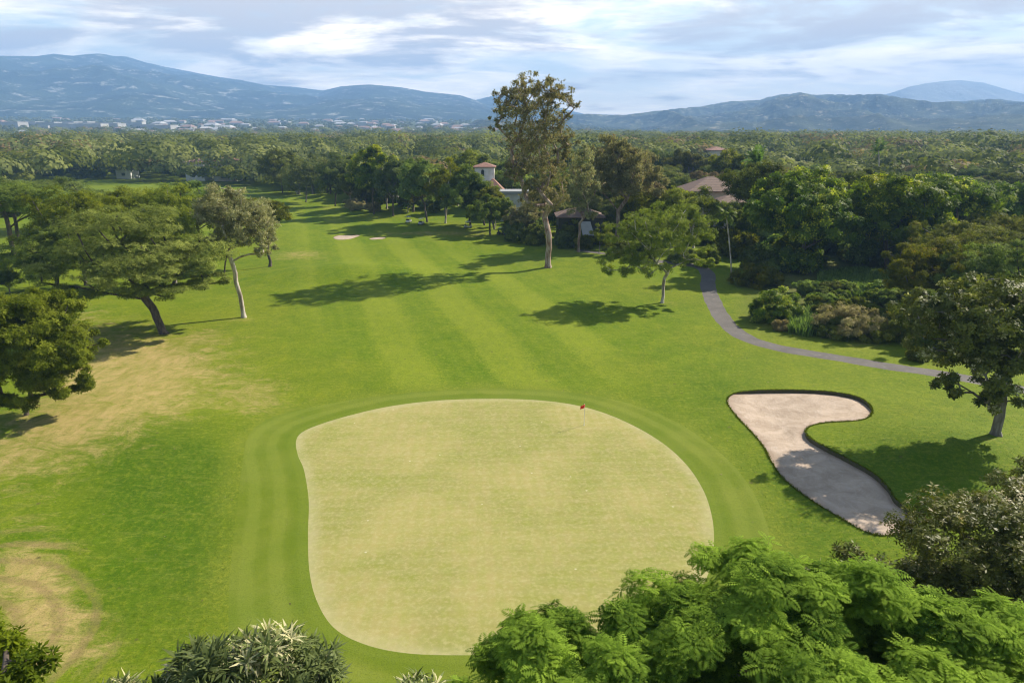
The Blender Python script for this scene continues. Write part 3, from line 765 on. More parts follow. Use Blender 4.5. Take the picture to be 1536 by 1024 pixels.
left = [(-260, 105), (-120, 92), (0, 84), (55, 84.5), (80, 81), (110, 84), (130, 81.5), (150, 80.5), (172, 84.5), (190, 85), (215, 93), (250, 101), (300, 110.5), (330, 116), (360, 120), (400, 128), (440, 130.5), (485, 136), (540, 150), (620, 168), (680, 190)]
mid = [(380, 185), (440, 150), (485, 136), (510, 130), (540, 127.5), (556, 127), (600, 131), (640, 138), (690, 143), (712, 150), (740, 160), (800, 175), (860, 190)]
mid2 = [(640, 180), (690, 160), (712, 150.5), (730, 146), (745, 143), (770, 144), (800, 151), (840, 162), (880, 172), (930, 181), (990, 190)]
right = [(820, 186), (860, 172), (880, 171), (905, 172.5), (940, 172), (1000, 165), (1050, 160), (1100, 152), (1140, 150), (1160, 144), (1185, 141), (1200, 139), (1225, 143), (1250, 142), (1290, 142), (1325, 142), (1345, 146), (1365, 149), (1400, 153), (1440, 152), (1480, 149), (1500, 149), (1536, 153), (1620, 160), (1760, 150), (1900, 165)]
volc = [(1240, 165), (1300, 147), (1335, 140), (1365, 130), (1390, 125), (1420, 121.5), (1440, 120.5), (1455, 122), (1475, 124), (1495, 130), (1530, 140), (1600, 158), (1700, 175)]
lowh = [(670, 196), (700, 186), (716, 181), (740, 179), (775, 180), (810, 185), (850, 190), (900, 198)]
mountain('mountain', 'long blue mountain slope rising to the left', left, 4300, 8600, MM1, 11, lam=900, back=.12)
mountain('mountain', 'lower blue mountain behind the middle of the valley', mid, 4300, 7900, MM1, 23, lam=800, back=.15)
mountain('mountain', 'blue mountain shoulder behind the tall eucalyptus', mid2, 5000, 8900, MM1, 31, lam=800, back=.12)
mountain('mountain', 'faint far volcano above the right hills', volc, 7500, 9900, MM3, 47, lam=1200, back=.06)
mountain('hill', 'wooded ridge of folded hills across the right', right, 2900, 6200, MM2, 5, rough=.6, nx=700, lam=560, fine=1.1, ny=120, power=.8)
mountain('hill', 'low dark wooded hill left of the tall eucalyptus', lowh, 2500, 3100, MM2, 8, nx=200, lam=250, fine=.8)

# ================================================================== SKY, SUN, AIR
w = bpy.data.worlds.new('World'); sc.world = w; w.use_nodes = True
nt = w.node_tree
for n in list(nt.nodes): nt.nodes.remove(n)
g = G(nt); wo = nt.nodes.new('ShaderNodeOutputWorld')
sky = g.n('ShaderNodeTexSky', {'sky_type': 'NISHITA', 'sun_disc': False, 'sun_elevation': SUN_EL, 'sun_rotation': SUN_AZ, 'air_density': 1.0, 'dust_density': .6, 'ozone_density': 1.5})
dv = g.n('ShaderNodeTexCoord').outputs['Generated']; ds = g.sep(dv)
el = g.m('MAXIMUM', ds[2], 0.0); den = g.m('ADD', el, .12)
comb = g.n('ShaderNodeCombineXYZ', None, i0=g.m('DIVIDE', ds[0], den), i1=g.m('DIVIDE', ds[1], den), i2=0.0).outputs[0]
def cnoise(scale, off, detail=9, rough=.58, dist=.4, sx=1.0):
    v = g.n('ShaderNodeVectorMath', {'operation': 'ADD'}, i0=g.scale(comb, (sx, 1, 1)), i1=off).outputs[0]
    return g.noise(v, scale, detail, rough, dist)
A1 = cnoise(1.25, (3.1, 1.7, 0), 9, .6, .5, .8); A2 = cnoise(2.8, (8.0, 4.0, 2.0), 9, .62, .5, .8); A3 = cnoise(1.3, (1.5, 9.0, 5.0), 8, .6, .4, .75)
azr = g.n('ShaderNodeMath', {'operation': 'ARCTAN2'}, i0=ds[0], i1=ds[1]).outputs[0]
# more cover overhead and to the left, a clear slot low on the right
bias = g.m('ADD', g.m('MULTIPLY', g.ramp(el, .02, .17), .09), g.m('MULTIPLY', g.ramp(azr, .35, -.35), .07))
cov = g.ramp(g.m('ADD', g.m('ADD', g.m('MULTIPLY', A1, .7), g.m('MULTIPLY', A2, .3)), bias), .42, .66)
bank = g.m('MULTIPLY', g.ramp(g.m('ADD', g.m('ABSOLUTE', g.m('SUBTRACT', el, .078)), g.m('MULTIPLY', A2, .05)), .052, .034), g.ramp(azr, .10, .32))
cov = g.m('MAXIMUM', cov, g.m('MULTIPLY', bank, .9))
cov = g.m('MULTIPLY', cov, g.ramp(el, -.01, .03))
shade = g.ramp(g.m('ADD', g.m('ADD', g.m('MULTIPLY', A3, .6), g.m('MULTIPLY', A1, .4)), g.m('MULTIPLY', g.ramp(el, .05, .16), .12)), .46, .62)
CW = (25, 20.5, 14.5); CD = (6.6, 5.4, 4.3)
cc = g.mix(g.ramp(el, .19, .32), g.mix(shade, CW, CD), (1.1, 1.2, 1.5))  # unseen sky above the frame gets a dimmer colour to lower ambient light
skyc = g.mix(g.m('MULTIPLY', g.ramp(el, .16, 0), .65), g.scale(sky.outputs[0], (1.6, 1.45, 1.2)), (14.5, 13.0, 11.0))
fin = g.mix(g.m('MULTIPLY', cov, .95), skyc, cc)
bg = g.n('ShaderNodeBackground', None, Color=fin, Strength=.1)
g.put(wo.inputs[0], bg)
sl = bpy.data.lights.new('sun', 'SUN'); sl.energy = 5.0; sl.angle = R(.53); sl.color = (1.0, .91, .76)
so = bpy.data.objects.new('sun', sl); COL.objects.link(so)
so.rotation_euler = Vector(-SUNV).to_track_quat('-Z', 'Y').to_euler()
# air
m, nt, out = mat('air'); g = G(nt)
pv = g.n('ShaderNodeVolumePrincipled'); pv.inputs['Color'].default_value = (.325, .57, 1.0, 1); pv.inputs['Density'].default_value = 1.8e-4; pv.inputs['Anisotropy'].default_value = .0
nt.links.new(pv.outputs[0], out.inputs['Volume'])
mb = MB(); mb.box(-11600, 11600, -11600, 11600, -60, 1010)
hz_ = mb.build('haze', m); hz_['kind'] = 'stuff'; hz_['label'] = 'pale blue haze over the valley'
sc.view_settings.view_transform = 'Standard'; sc.view_settings.look = 'None'; sc.view_settings.exposure = .93; sc.view_settings.gamma = 1
cy = sc.cycles; cy.use_denoising = True; cy.filter_width = 1.15; cy.max_bounces = 6; cy.diffuse_bounces = 3; cy.glossy_bounces = 2; cy.transmission_bounces = 3; cy.volume_bounces = 1; cy.transparent_max_bounces = 4
cy.caustics_reflective = False; cy.caustics_refractive = False
print('sky', time.time() - T0)

# ================================================================== THINGS ON THE COURSE
fb = hit(876, 637.5)
fs_ = empty('flagstick', fb); tag(fs_, 'thin white flagstick with a small red flag standing in the putting green', 'flagstick')
mb = MB(); mb.cyl((0, 0, -.1), (0, 0, 2.3), .03, .024, 8); mb.build('pole', M['pole'], fs_)
nx_, nz_ = 9, 5; V = []; Fq = []
for k in range(nz_):
    for i in range(nx_):
        u = i / (nx_ - 1); V.append((-.50 * u * math.cos(.5), -.05 - .5 * u * math.sin(.5) + .06 * math.sin(u * 7 + k * .5) * u, 2.27 - .36 * k / (nz_ - 1) - .16 * u * u - .03 * math.sin(u * 5)))
for k in range(nz_ - 1):
    for i in range(nx_ - 1): b = k * nx_ + i; Fq.append((b, b + 1, b + nx_ + 1, b + nx_))
fl = meshobj('flag', npmesh('flag', np.array(V), np.array(Fq), M['flag_red'], True), fs_)
sd = fl.modifiers.new('thick', 'SOLIDIFY'); sd.thickness = .006
mb = MB(); mb.cyl((0, 0, .004), (0, 0, .012), .075, .075, 20); mb.cyl((0, 0, .012), (0, 0, .016), .054, .054, 20, 1); mb.build('hole_cup', [M['pole'], M['cup']], fs_)  # flat dark disc on the turf paints the shaded depth of the hole

# ---- foreground trees (seen from above)
rs4 = np.random.RandomState(4)
def fg(name, label, cat, base, fork, lobes, kind, seed, R0, **kw):
    b = np.array([base[0], base[1], float(T(base[0], base[1]))])
    return plant(name, label, cat, b, fork, lobes, KIND[kind], seed, R0, **kw)
def up_(L, dz, dy=0, k=1.0): return [(x, y + dy, z + dz, a * k, b * k, c * k) for x, y, z, a, b, c in L]
fg('feathery_tree', 'bright green feathery leaved tree with a broad crown in the near right foreground', 'tree', (8, 14), (8, 14, 6),
   [(8.0, 15.6, 12.7, 5.8, 4.4, 4.0), (1.8, 14.4, 12.9, 3.6, 3.0, 3.3), (12.8, 15.2, 12.0, 4.6, 4.2, 3.5), (6.4, 12.2, 13.0, 6.4, 4.4, 3.3), (9.8, 17.6, 13.0, 2.7, 2.3, 2.5), (13.5, 12.0, 12.0, 5.0, 4.5, 3.6), (-.7, 11.8, 12.9, 2.7, 2.6, 2.7), (17.0, 14.0, 10.8, 4.2, 4.2, 3.2), (5.2, 16.0, 12.6, 2.8, 2.4, 2.8), (14.6, 16.8, 12.0, 2.6, 2.2, 2.4)], 'bright', 11, .42, arch=-.04, ntar=80, shrink=.86)
fg('glossy_tree', 'dark tree with glossy pale glinting leaves beside the sand bunker at the right edge', 'tree', (25, 24.5), (25, 24.9, 4.5),
   up_([(22.6, 26.0, 6.6, 5.0, 4.8, 4.2), (16.5, 24.6, 5.5, 4.0, 3.4, 3.4), (27.5, 27.8, 8.8, 4.2, 4.0, 3.6), (23.5, 22.0, 7.2, 5.5, 4.5, 4.0), (28.5, 22.5, 8.2, 4.5, 4.5, 3.6)], 1.3, .2, 1.12), 'gloss', 12, .35, arch=-.02, ntar=80, shrink=.9)
fg('whorled_tree', 'dark shrubby treetop with pale spiky whorled leaves at the lower left centre', 'tree', (-6.2, 11.8), (-6.2, 11.8, 9),
   up_([(-6.2, 12.6, 13.0, 2.7, 2.0, 2.3), (-8.0, 12.0, 12.5, 1.5, 1.7, 1.9), (-3.6, 12.0, 12.4, 2.3, 1.8, 1.9), (-6.4, 10.2, 13.4, 3.0, 2.0, 2.2), (-9.0, 12.2, 12.1, 2.0, 1.6, 1.9)], 1.35, .3), 'whorl', 13, .22, arch=.04)
fg('corner_tree', 'dark green small leaved treetop in the bottom left corner', 'tree', (-15.8, 14.8), (-15.6, 14.6, 7.5),
   up_([(-15.6, 15.0, 11.4, 2.3, 2.3, 2.6), (-12.7, 13.0, 13.3, 1.9, 1.8, 1.6), (-17.5, 15.5, 11.6, 2.8, 2.4, 2.8)], 1.45), 'corner', 14, .22, arch=.04)

# ---- right: large leaved tree by the bunker
b = hit(1494, 652)
plant('large_leaved_tree', 'dark broad tree with large drooping leaves and bare lower trunk right of the bunker', 'tree', b, (b[0] - .1, b[1] + .2, b[2] + 3.9),
      [px_lobe(1490, 470, b[1] + 1, 105, 58, .9), px_lobe(1415, 500, b[1] + 1.5, 62, 50, .9), px_lobe(1390, 470, b[1] + 3.5, 60, 38), px_lobe(1475, 555, b[1] - .5, 72, 48, .8), px_lobe(1540, 510, b[1], 62, 82), px_lobe(1428, 575, b[1] - 1.2, 28, 26), px_lobe(1510, 600, b[1] - 1.5, 42, 20)],
      dict(KIND['big'], ncl=330, nl=21), 21, .42, ntar=110)

# ---- left trees
b = hit(40, 622); Y = b[1]
plant('leafy_tree', 'low bushy olive green tree at the left edge beside dry grass', 'tree', b, (b[0], b[1], b[2] + 1.6),
      [px_lobe(45, 515, Y, 92, 72, .9), px_lobe(10, 480, Y, 80, 46), px_lobe(110, 520, Y, 46, 42), px_lobe(30, 575, Y - 1, 66, 32), px_lobe(95, 570, Y, 44, 26), px_lobe(65, 462, Y + 1, 60, 28)],
      dict(KIND['olive'], ncl=330, nl=40, size=.34, tm='sprig8', zmin=-1.0, cr=.2), 31, .24, ntar=80, arch=.02, pen=.15)
b = hit(246, 500); Y = b[1]
plant('umbrella_tree', 'wide flat layered umbrella shaped tree with forking dark trunk on the left rough', 'tree', b, (b[0] - 1.2, b[1] + .4, b[2] + 3.6),
      [px_lobe(205, 372, Y + 2, 150, 26, .75), px_lobe(120, 405, Y + 1, 80, 20, .8), px_lobe(275, 392, Y, 75, 26, .9), px_lobe(195, 335, Y + 4, 110, 26, .8), px_lobe(200, 412, Y - 4, 90, 16, .8), px_lobe(305, 425, Y - 1, 40, 18), px_lobe(105, 440, Y - 1, 60, 12), px_lobe(240, 430, Y - 3, 70, 14, .9)],
      dict(KIND['umbrella'], ncl=330, nl=64, size=.37), 32, .55, arch=-.02, ntar=75, pen=.15)
b = hit(366, 476); Y = b[1]
plant('white_barked_eucalyptus', 'slender eucalyptus with pale forked trunk and silvery crown beside the umbrella tree', 'tree', b, (b[0] - .5, b[1], b[2] + 7.0),
      [px_lobe(350, 322, Y, 48, 36), px_lobe(318, 318, Y, 30, 34), px_lobe(385, 352, Y, 36, 30), px_lobe(345, 355, Y + 1, 44, 28), px_lobe(404, 372, Y - 1, 22, 18), px_lobe(335, 292, Y, 34, 20), px_lobe(370, 325, Y, 44, 34)],
      dict(KIND['silver'], ncl=190, nl=36, size=.5, cr=.28), 33, .34, ntar=90, arch=.10, pen=.1)
autotree('bright_crowned_tree', 'yellow green tree rising behind the umbrella tree', 'tree', 262, 425, 185, 330, 268, 372, 'lime', 34, .35)
autotree('rust_tinged_tree', 'green tree with rust brown tips left behind the umbrella tree', 'tree', 130, 428, 25, 205, 272, 385, 'gold', 35, .35, over=dict(mat='l_olive', size=.5))
autotree('dark_spreading_tree', 'dark low tree half hidden behind the silvery eucalyptus', 'tree', 405, 400, 352, 440, 290, 350, 'umbrella', 36, .3, over=dict(ncl=90, nl=40, size=.5, mat='l_dark'))
autotree('dark_flat_tree', 'dark flat topped tree at the left edge behind the rust tinged tree', 'tree', 25, 400, -100, 110, 258, 345, 'umbrella', 37, .45, over=dict(ncl=150, nl=50, size=.55, mat='l_olive'))
autotree('dark_flat_tree', 'dark spreading tree left of the distant fairway strip', 'tree', 90, 345, 0, 150, 253, 322, 'umbrella', 38, .4, over=dict(ncl=120, nl=50, size=.6, mat='l_dark'))
autotree('dark_flat_tree', 'dark spreading tree at the left edge above the rust tinged tree', 'tree', 30, 372, -80, 120, 254, 340, 'umbrella', 351, .4, over=dict(ncl=170, nl=50, size=.6, mat='l_dark'))
autotree('bright_crowned_tree', 'lime green tree in the left group nearest the distant strip of fairway', 'tree', 195, 372, 110, 262, 270, 350, 'lime', 352, .35, over=dict(nl=50, size=.6))
autotree('olive_tree', 'olive tree filling the gap behind the silvery eucalyptus crown', 'tree', 300, 375, 225, 362, 268, 348, 'olive', 353, .35, over=dict(nl=50, size=.6))
autotree('olive_tree', 'dull olive tree behind the left part of the umbrella tree', 'tree', 85, 440, 10, 165, 320, 425, 'umbrella', 354, .35, over=dict(ncl=170, nl=50, size=.5, mat='l_olive'))
autotree('grey_bush', 'grey green bush at the left edge under the dark trees', 'bush', 15, 440, -40, 60, 385, 440, 'dry', 39, .1, over=dict(mat='l_olive'))

# ---- centre: the tall eucalyptus
b = hit(822, 401); Y = b[1]
plant('tall_eucalyptus', 'very tall eucalyptus with forked pale trunk rising above the skyline in the middle', 'tree', b, (b[0] + .1, b[1], b[2] + 6.5),
      [px_lobe(801, 178, Y, 62, 66), px_lobe(806, 235, Y, 52, 62), px_lobe(764, 158, Y, 34, 32), px_lobe(840, 162, Y, 30, 38), px_lobe(738, 186, Y, 15, 14), px_lobe(803, 132, Y, 42, 22), px_lobe(815, 295, Y, 42, 36), px_lobe(848, 225, Y + 1, 22, 40), px_lobe(778, 262, Y - 1, 24, 30)],
      dict(KIND['euc'], ncl=440, nl=15, size=.66, cr=.18, shell=.25), 41, .62, ntar=230, arch=-.03, pen=.12)
b = hit(993, 454); Y = b[1]
plant('smooth_limbed_tree', 'open green tree with a smooth pale trunk alone at the cart path bend', 'tree', b, (b[0] + .1, b[1], b[2] + 4.2),
      [px_lobe(985, 352, Y, 66, 40, .9), px_lobe(930, 392, Y, 38, 26), px_lobe(1043, 350, Y, 36, 40), px_lobe(965, 395, Y - 1, 52, 22), px_lobe(1005, 322, Y + 1, 52, 18), px_lobe(945, 350, Y, 40, 26), px_lobe(1040, 395, Y, 30, 16)],
      dict(KIND['lime'], ncl=230, nl=36, size=.36, cr=.22, shell=.35, bark='bark_pale'), 42, .27, ntar=80, arch=.04, pen=.2)
KIND['lime']['bark'] = 'bark_pale'
autotree('brown_crowned_eucalyptus', 'big brownish eucalyptus right behind the tall eucalyptus', 'tree', 925, 366, 868, 992, 196, 330, 'euc', 43, .5, over=dict(ncl=170, nl=34, size=1.0, shell=.35), nsub=9, k=.42)
autotree('thin_eucalyptus', 'thin eucalyptus leaning against the right side of the tall one', 'tree', 868, 378, 838, 905, 215, 345, 'euc', 44, .3, over=dict(ncl=90, nl=26, size=.8))
autotree('pale_green_tree', 'pale yellow green tree behind the tree at the path bend', 'tree', 1040, 372, 985, 1085, 268, 345, 'lime', 45, .3, over=dict(nl=45, size=.6))
autotree('small_young_tree', 'small thin trunked tree on the lawn right of the tall eucalyptus', 'tree', 898, 380, 882, 925, 330, 370, 'gold', 46, .09, over=dict(ncl=30, nl=30, size=.4, mat='l_lime'))
autotree('yellow_tipped_tree', 'loose pale tree left of the terracotta hip roof', 'tree', 985, 362, 930, 1030, 275, 330, 'lime', 47, .25, over=dict(nl=40, size=.6))
# row along the far side of the fairway
rowspec = [
 (424, 290, 388, 452, 222, 280, 'dark', 'dark round tree at the far left end of the fairway tree row'),
 (459, 303, 425, 498, 216, 292, 'wood', 'leaning brown trunked tree first from the left along the fairway'),
 (503, 309, 468, 540, 222, 298, 'dark', 'dark green tree right of the leaning trunked tree'),
 (533, 311, 508, 560, 250, 304, 'dark', 'low dark tree in the shade of the fairway tree row'),
 (561, 321, 518, 592, 212, 300, 'mango', 'glossy dark tree with a broad top in the fairway row'),
 (590, 324, 560, 618, 236, 306, 'dark', 'dark dense tree behind the parked golf carts'),
 (641, 333, 590, 668, 226, 312, 'olive', 'olive crowned tree behind the white golf cart'),
 (668, 335, 640, 705, 233, 318, 'lime', 'light green tree right of the golf carts'),
 (706, 340, 660, 738, 246, 326, 'olive', 'thick olive green tree in front of the white tower house'),
 (742, 344, 712, 756, 276, 338, 'gold', 'low yellowish tree below the white tower house'),
 (727, 338, 690, 748, 262, 330, 'olive', 'pale trunked olive tree left of the villa terrace'),
 (620, 318, 590, 650, 232, 300, 'dark', 'dark tree with thin trunk between two olive crowns'),
]
for i, (bx, by, x0, x1, y0, y1, k, lab) in enumerate(rowspec):
    autotree('fairway_tree', lab, 'tree', bx, by, x0, x1, y0, y1, k, 60 + i, .3, over=dict(ncl=80, nl=40, size=.8), group='trees in the row along the far fairway edge')
shr = [
 (768, 352, 745, 800, 300, 350, 'dark', 'tall dark bush in front of the terrace house'),
 (862, 368, 838, 884, 330, 366, 'olive', 'olive bush in front of the brown roofed bungalow'),
 (895, 366, 880, 922, 326, 366, 'dark', 'dark bush at the right end of the brown roofed bungalow'),
 (1060, 362, 1030, 1095, 325, 362, 'olive', 'olive bush in front of the rusty hip roofed house'),
 (1105, 372, 1090, 1130, 318, 370, 'dark', 'dark bush right of the parked silver car'),
 (533, 314, 514, 552, 292, 316, 'dry', 'brownish bush under the fairway tree row'),
 (556, 318, 545, 575, 300, 318, 'dry', 'small tan bush beside the brownish bush'),
 (775, 362, 752, 800, 318, 362, 'dark', 'dark bush left of the tall eucalyptus trunk'),
 (800, 366, 780, 822, 325, 366, 'gold', 'yellow flecked bush behind the tall eucalyptus trunk'),
 (848, 371, 830, 872, 335, 371, 'dark', 'dark bush right of the tall eucalyptus trunk'),
 (872, 374, 858, 890, 345, 374, 'gold', 'ochre bush beside the small young tree'),
 (925, 384, 905, 950, 355, 385, 'dark', 'dark hedge bush right of the small young tree'),
 (965, 388, 945, 990, 355, 390, 'dark', 'dark bush behind the pale trunk at the path bend'),
 (1020, 392, 1000, 1048, 360, 395, 'gold', 'yellow green bush on the far side of the cart path'),
 (1052, 398, 1035, 1078, 362, 400, 'lime', 'pale bush where the cart path comes out of the trees'),
 (1130, 428, 1096, 1165, 372, 428, 'gold', 'ochre and green bush behind the slender palm'),
 (1168, 480, 1122, 1218, 392, 475, 'mango', 'big dark glossy bush on the right of the cart path'),
 (1172, 494, 1155, 1186, 474, 496, 'dry', 'small dry tan bush at the foot of the big glossy bush'),
 (1292, 500, 1225, 1350, 426, 500, 'dry', 'wide tan feathery bush above the shaded cart path'),
 (1255, 506, 1222, 1292, 455, 506, 'dark', 'dark bush under the wide tan bush'),
 (1312, 508, 1278, 1350, 455, 508, 'gold', 'arching yellow green bush above the shaded cart path'),
 (1350, 508, 1312, 1400, 424, 510, 'gold', 'green bush with bronze leaves left of the large leaved tree'),
 (1395, 518, 1360, 1445, 410, 535, 'olive', 'tall olive bush behind the large leaved tree'),
 (1375, 540, 1358, 1398, 515, 545, 'gold', 'low bush below the large leaved tree by the path'),
 (1245, 440, 1215, 1270, 405, 440, 'dark', 'dark bush behind the bright reed bed'),
 (1340, 440, 1300, 1375, 405, 440, 'dark', 'dark bush at the right end of the bright reed bed'),
 (1460, 520, 1430, 1536, 440, 530, 'gold', 'bushy undergrowth behind the large leaved tree crown'),
]
for i, (bx, by, x0, x1, y0, y1, k, lab) in enumerate(shr):
    autotree('bush', lab, 'bush', bx, by, x0, x1, y0, y1, k, 90 + i, .09, over=dict(ncl=75, nl=46, size=.36 if by > 400 else .55, zmin=-1.0, bark='bark_brown'), nsub=6, k=.58, low=True)
# dense broad leaved trees on the right
big = [
 (1395, 470, 1330, 1465, 345, 455, 'gold', 'bronze tinted bushy tree behind the large leaved tree', .25, dict(ncl=140, nl=50, size=.4)),
 (1480, 480, 1420, 1560, 350, 460, 'olive', 'olive tree between the orange flecked tree and the large leaved tree', .25, dict(ncl=140, nl=50, size=.4)),
 (1085, 362, 1058, 1125, 296, 352, 'olive', 'olive tree in front of the garden pavilion', .25, dict(ncl=80, nl=44, size=.55)),
 (1018, 366, 985, 1055, 290, 350, 'gold', 'ochre tree left of the rusty hip roofed house', .25, dict(ncl=80, nl=44, size=.55)),
 (735, 352, 700, 768, 290, 345, 'olive', 'broad olive tree below the villa wing roof', .25, dict(ncl=80, nl=44, size=.6)),
 (790, 358, 760, 815, 296, 350, 'woodeuc', 'grey green tree hiding the terrace house', .25, dict(ncl=80, nl=30, size=.8)),
 (1135, 372, 1105, 1175, 290, 365, 'mango', 'glossy tree right of the parked silver car', .25, dict(ncl=90, nl=44, size=.6)),
 (858, 366, 832, 888, 322, 362, 'dark', 'dark small tree in front of the brown roofed bungalow', .2, dict(ncl=60, nl=44, size=.5)),
 (915, 362, 888, 948, 316, 360, 'dark', 'dark small tree beside the tilted porch canopy', .2, dict(ncl=60, nl=44, size=.5)),
 (1205, 408, 1122, 1285, 243, 390, 'mango', 'dense dark glossy tree directly right of the slender palm', .45, dict(ncl=220, nl=44)),
 (1330, 404, 1248, 1408, 252, 392, 'mango', 'dense dark glossy tree second from the slender palm', .45, dict(ncl=220, nl=44)),
 (1420, 385, 1340, 1500, 250, 350, 'mango', 'dark broad leaved tree behind the golden leaved trees', .4, dict(ncl=150, nl=44)),
 (1445, 432, 1362, 1530, 322, 412, 'gold', 'golden tinted bushy tree on the right above the large leaved tree', .3, dict(ncl=150, nl=50, size=.42)),
 (1530, 410, 1460, 1610, 300, 400, 'gold', 'orange flecked tree at the right edge', .3, dict(ncl=120, nl=50, size=.45)),
 (1150, 375, 1095, 1205, 225, 330, 'dark', 'tall dark tree behind the first glossy tree', .35, dict(ncl=100, nl=44)),
 (1500, 370, 1440, 1570, 262, 345, 'mango', 'broad leaved tree at the right edge behind the orange flecked tree', .35, dict(ncl=120, nl=40)),
 (1275, 372, 1225, 1330, 238, 330, 'dark', 'dark tree between the two dense glossy trees', .35, dict(ncl=100, nl=44)),
]
for i, (bx, by, x0, x1, y0, y1, k, lab, r0, ov) in enumerate(big):
    autotree('broadleaf_tree', lab, 'tree', bx, by, x0, x1, y0, y1, k, 130 + i, r0, over=dict(dict(size=.7), **ov), nsub=9, k=.45)

# ---- palms
def palm(label, bx, by, tx, ty, L, seed, nf=18, r0=.16, cat='palm', name='palm_tree', w=.55, up=.5, lean=0):
    b = hit(bx, by); top = at_y(tx, ty, b[1]); rng = np.random.RandomState(seed)
    hgt = top[2] - b[2]; e = empty(name, b); tag(e, label, cat)
    k = 8; pos = [np.array([(top[0] - b[0]) * (i / k) ** 1.3, 0, -.2 + (hgt + .2) * i / k]) for i in range(k + 1)]
    V, Fq = tubes(np.array(pos), [-1] + list(range(k)), r0, rng, 8, r0 * .75, 1.6)
    meshobj('trunk', npmesh('trunk', V, Fq, M['bark_pale'], True), e)
    q = []; tt = []
    for i in range(nf):
        a = 2 * math.pi * i / nf * 2.6 + rng.uniform(-.3, .3); elv = rng.uniform(-.2, 1.2) * up * 2
        d = np.array([math.cos(a) * math.cos(elv), math.sin(a) * math.cos(elv), math.sin(elv)]); p = pos[-1].copy(); n = 14; LL = L * rng.uniform(.8, 1.1)
        for j in range(n):
            u = j / (n - 1); p2 = p + d * LL / n
            s = np.cross(d, (0, 0, 1)); s /= max(np.linalg.norm(s), 1e-5); nn = np.cross(s, d)
            q.append(np.array([p - s * .03, p + s * .03, p2 + s * .025, p2 - s * .025])); tt.append(.6)
            ll = LL * w * (.35 + .65 * math.sin(math.pi * (.15 + .8 * u))) * .55
            for sg in (-1, 1):
                dd = s * sg + d * .7 - np.array([0, 0, .35 + .3 * rng.rand()])
                q.append(leafquads(p, dd, nn, ll, LL * .075, .3)); tt.append(rng.uniform(0, 1))
            p = p2; d = d + np.array([0, 0, -.11 - .05 * u]); d /= np.linalg.norm(d)
    V = np.concatenate(q); Fq = np.arange(len(V)).reshape(-1, 4)
    meshobj('crown', npmesh('crown', V, Fq, M['l_palm'], False, np.array(tt)), e)
palm('slender palm with tall thin pale trunk right of the cart path bend', 1097, 417, 1089, 322, 2.9, 1, 20, .14)
palm('palm with stiff fronds standing above the first dense glossy tree', 1140, 350, 1136, 246, 5.2, 2, 22, .2, up=.8)
palm('palm with drooping fronds above the second dense glossy tree', 1436, 385, 1434, 290, 4.2, 3, 18, .2)
palm('bright young palm between the golden trees at the right edge', 1495, 400, 1494, 320, 3.2, 4, 12, .14, up=.8, w=.8)
palm('short palm beside the hedge by the white golf cart', 612, 318, 612, 306, 3.0, 5, 14, .2)
palm('low palm in the garden left of the tall eucalyptus', 743, 340, 743, 322, 2.6, 6, 12, .15)
palm('palm on the left behind the fairway tree row', 478, 262, 478, 228, 5.0, 7, 14, .2)
palm('bright palm crown far back among the right woodland', 1318, 290, 1318, 226, 5.5, 8, 12, .25, up=.9, w=.8)

# ---- reeds: upright clump and bright bed
def reeds(name, poly, n, h, mt, seed, label, kind=None, cat=None, wd=.05):
    rng = np.random.RandomState(seed); c = np.array([hit(*p)[:2] for p in poly]); mn, mx = c.min(0), c.max(0)
    P_ = rng.uniform(mn, mx, (n * 3, 2)); P_ = P_[inpoly(P_, c)][:n]; n = len(P_)
    o = np.array([c[:, 0].mean(), c[:, 1].mean()]); oz = float(T(*o))
    z = T(P_[:, 0], P_[:, 1]) - oz; a = rng.uniform(0, 6.28, n); hh = h * rng.uniform(.5, 1.1, n)
    px_, py_ = P_[:, 0] - o[0], P_[:, 1] - o[1]; dx, dy = np.cos(a), np.sin(a); ln = rng.uniform(.1, .6, n) * hh
    V = np.zeros((n, 8, 3)); 
    for j, (t, wv) in enumerate(((0, 1), (.5, .9), (.8, .6), (1, .1))):
        cx, cy_ = px_ + dx * ln * t ** 2, py_ + dy * ln * t ** 2; zz = z - .05 + hh * (t - .18 * t ** 3)
        V[:, 2 * j] = np.column_stack([cx - dy * wd * wv, cy_ + dx * wd * wv, zz]); V[:, 2 * j + 1] = np.column_stack([cx + dy * wd * wv, cy_ - dx * wd * wv, zz])
    base = (np.arange(n) * 8)[:, None]
    Fq = np.concatenate([base + np.array([[0, 1, 3, 2]]), base + np.array([[2, 3, 5, 4]]), base + np.array([[4, 5, 7, 6]])])
    ob = meshobj(name, npmesh(name, V.reshape(-1, 3), Fq, M[mt], False, np.tile(rng.uniform(0, 1, n), 3)), None, (o[0], o[1], oz))
    tag(ob, label, cat, None, kind); return ob
reeds('reed_bed', [(1222, 438), (1228, 412), (1290, 405), (1350, 415), (1355, 440), (1290, 446)], 12000, 1.5, 'l_reed', 1, 'bright green tall grass bed in front of the dark glossy trees', 'stuff', 'tall grass', .06)
reeds('reed_clump', [(1182, 500), (1185, 480), (1215, 470), (1238, 482), (1240, 502), (1210, 506)], 1900, 2.3, 'l_reed', 2, 'upright dark green reed clump right of the big glossy bush', None, 'reeds', .07)

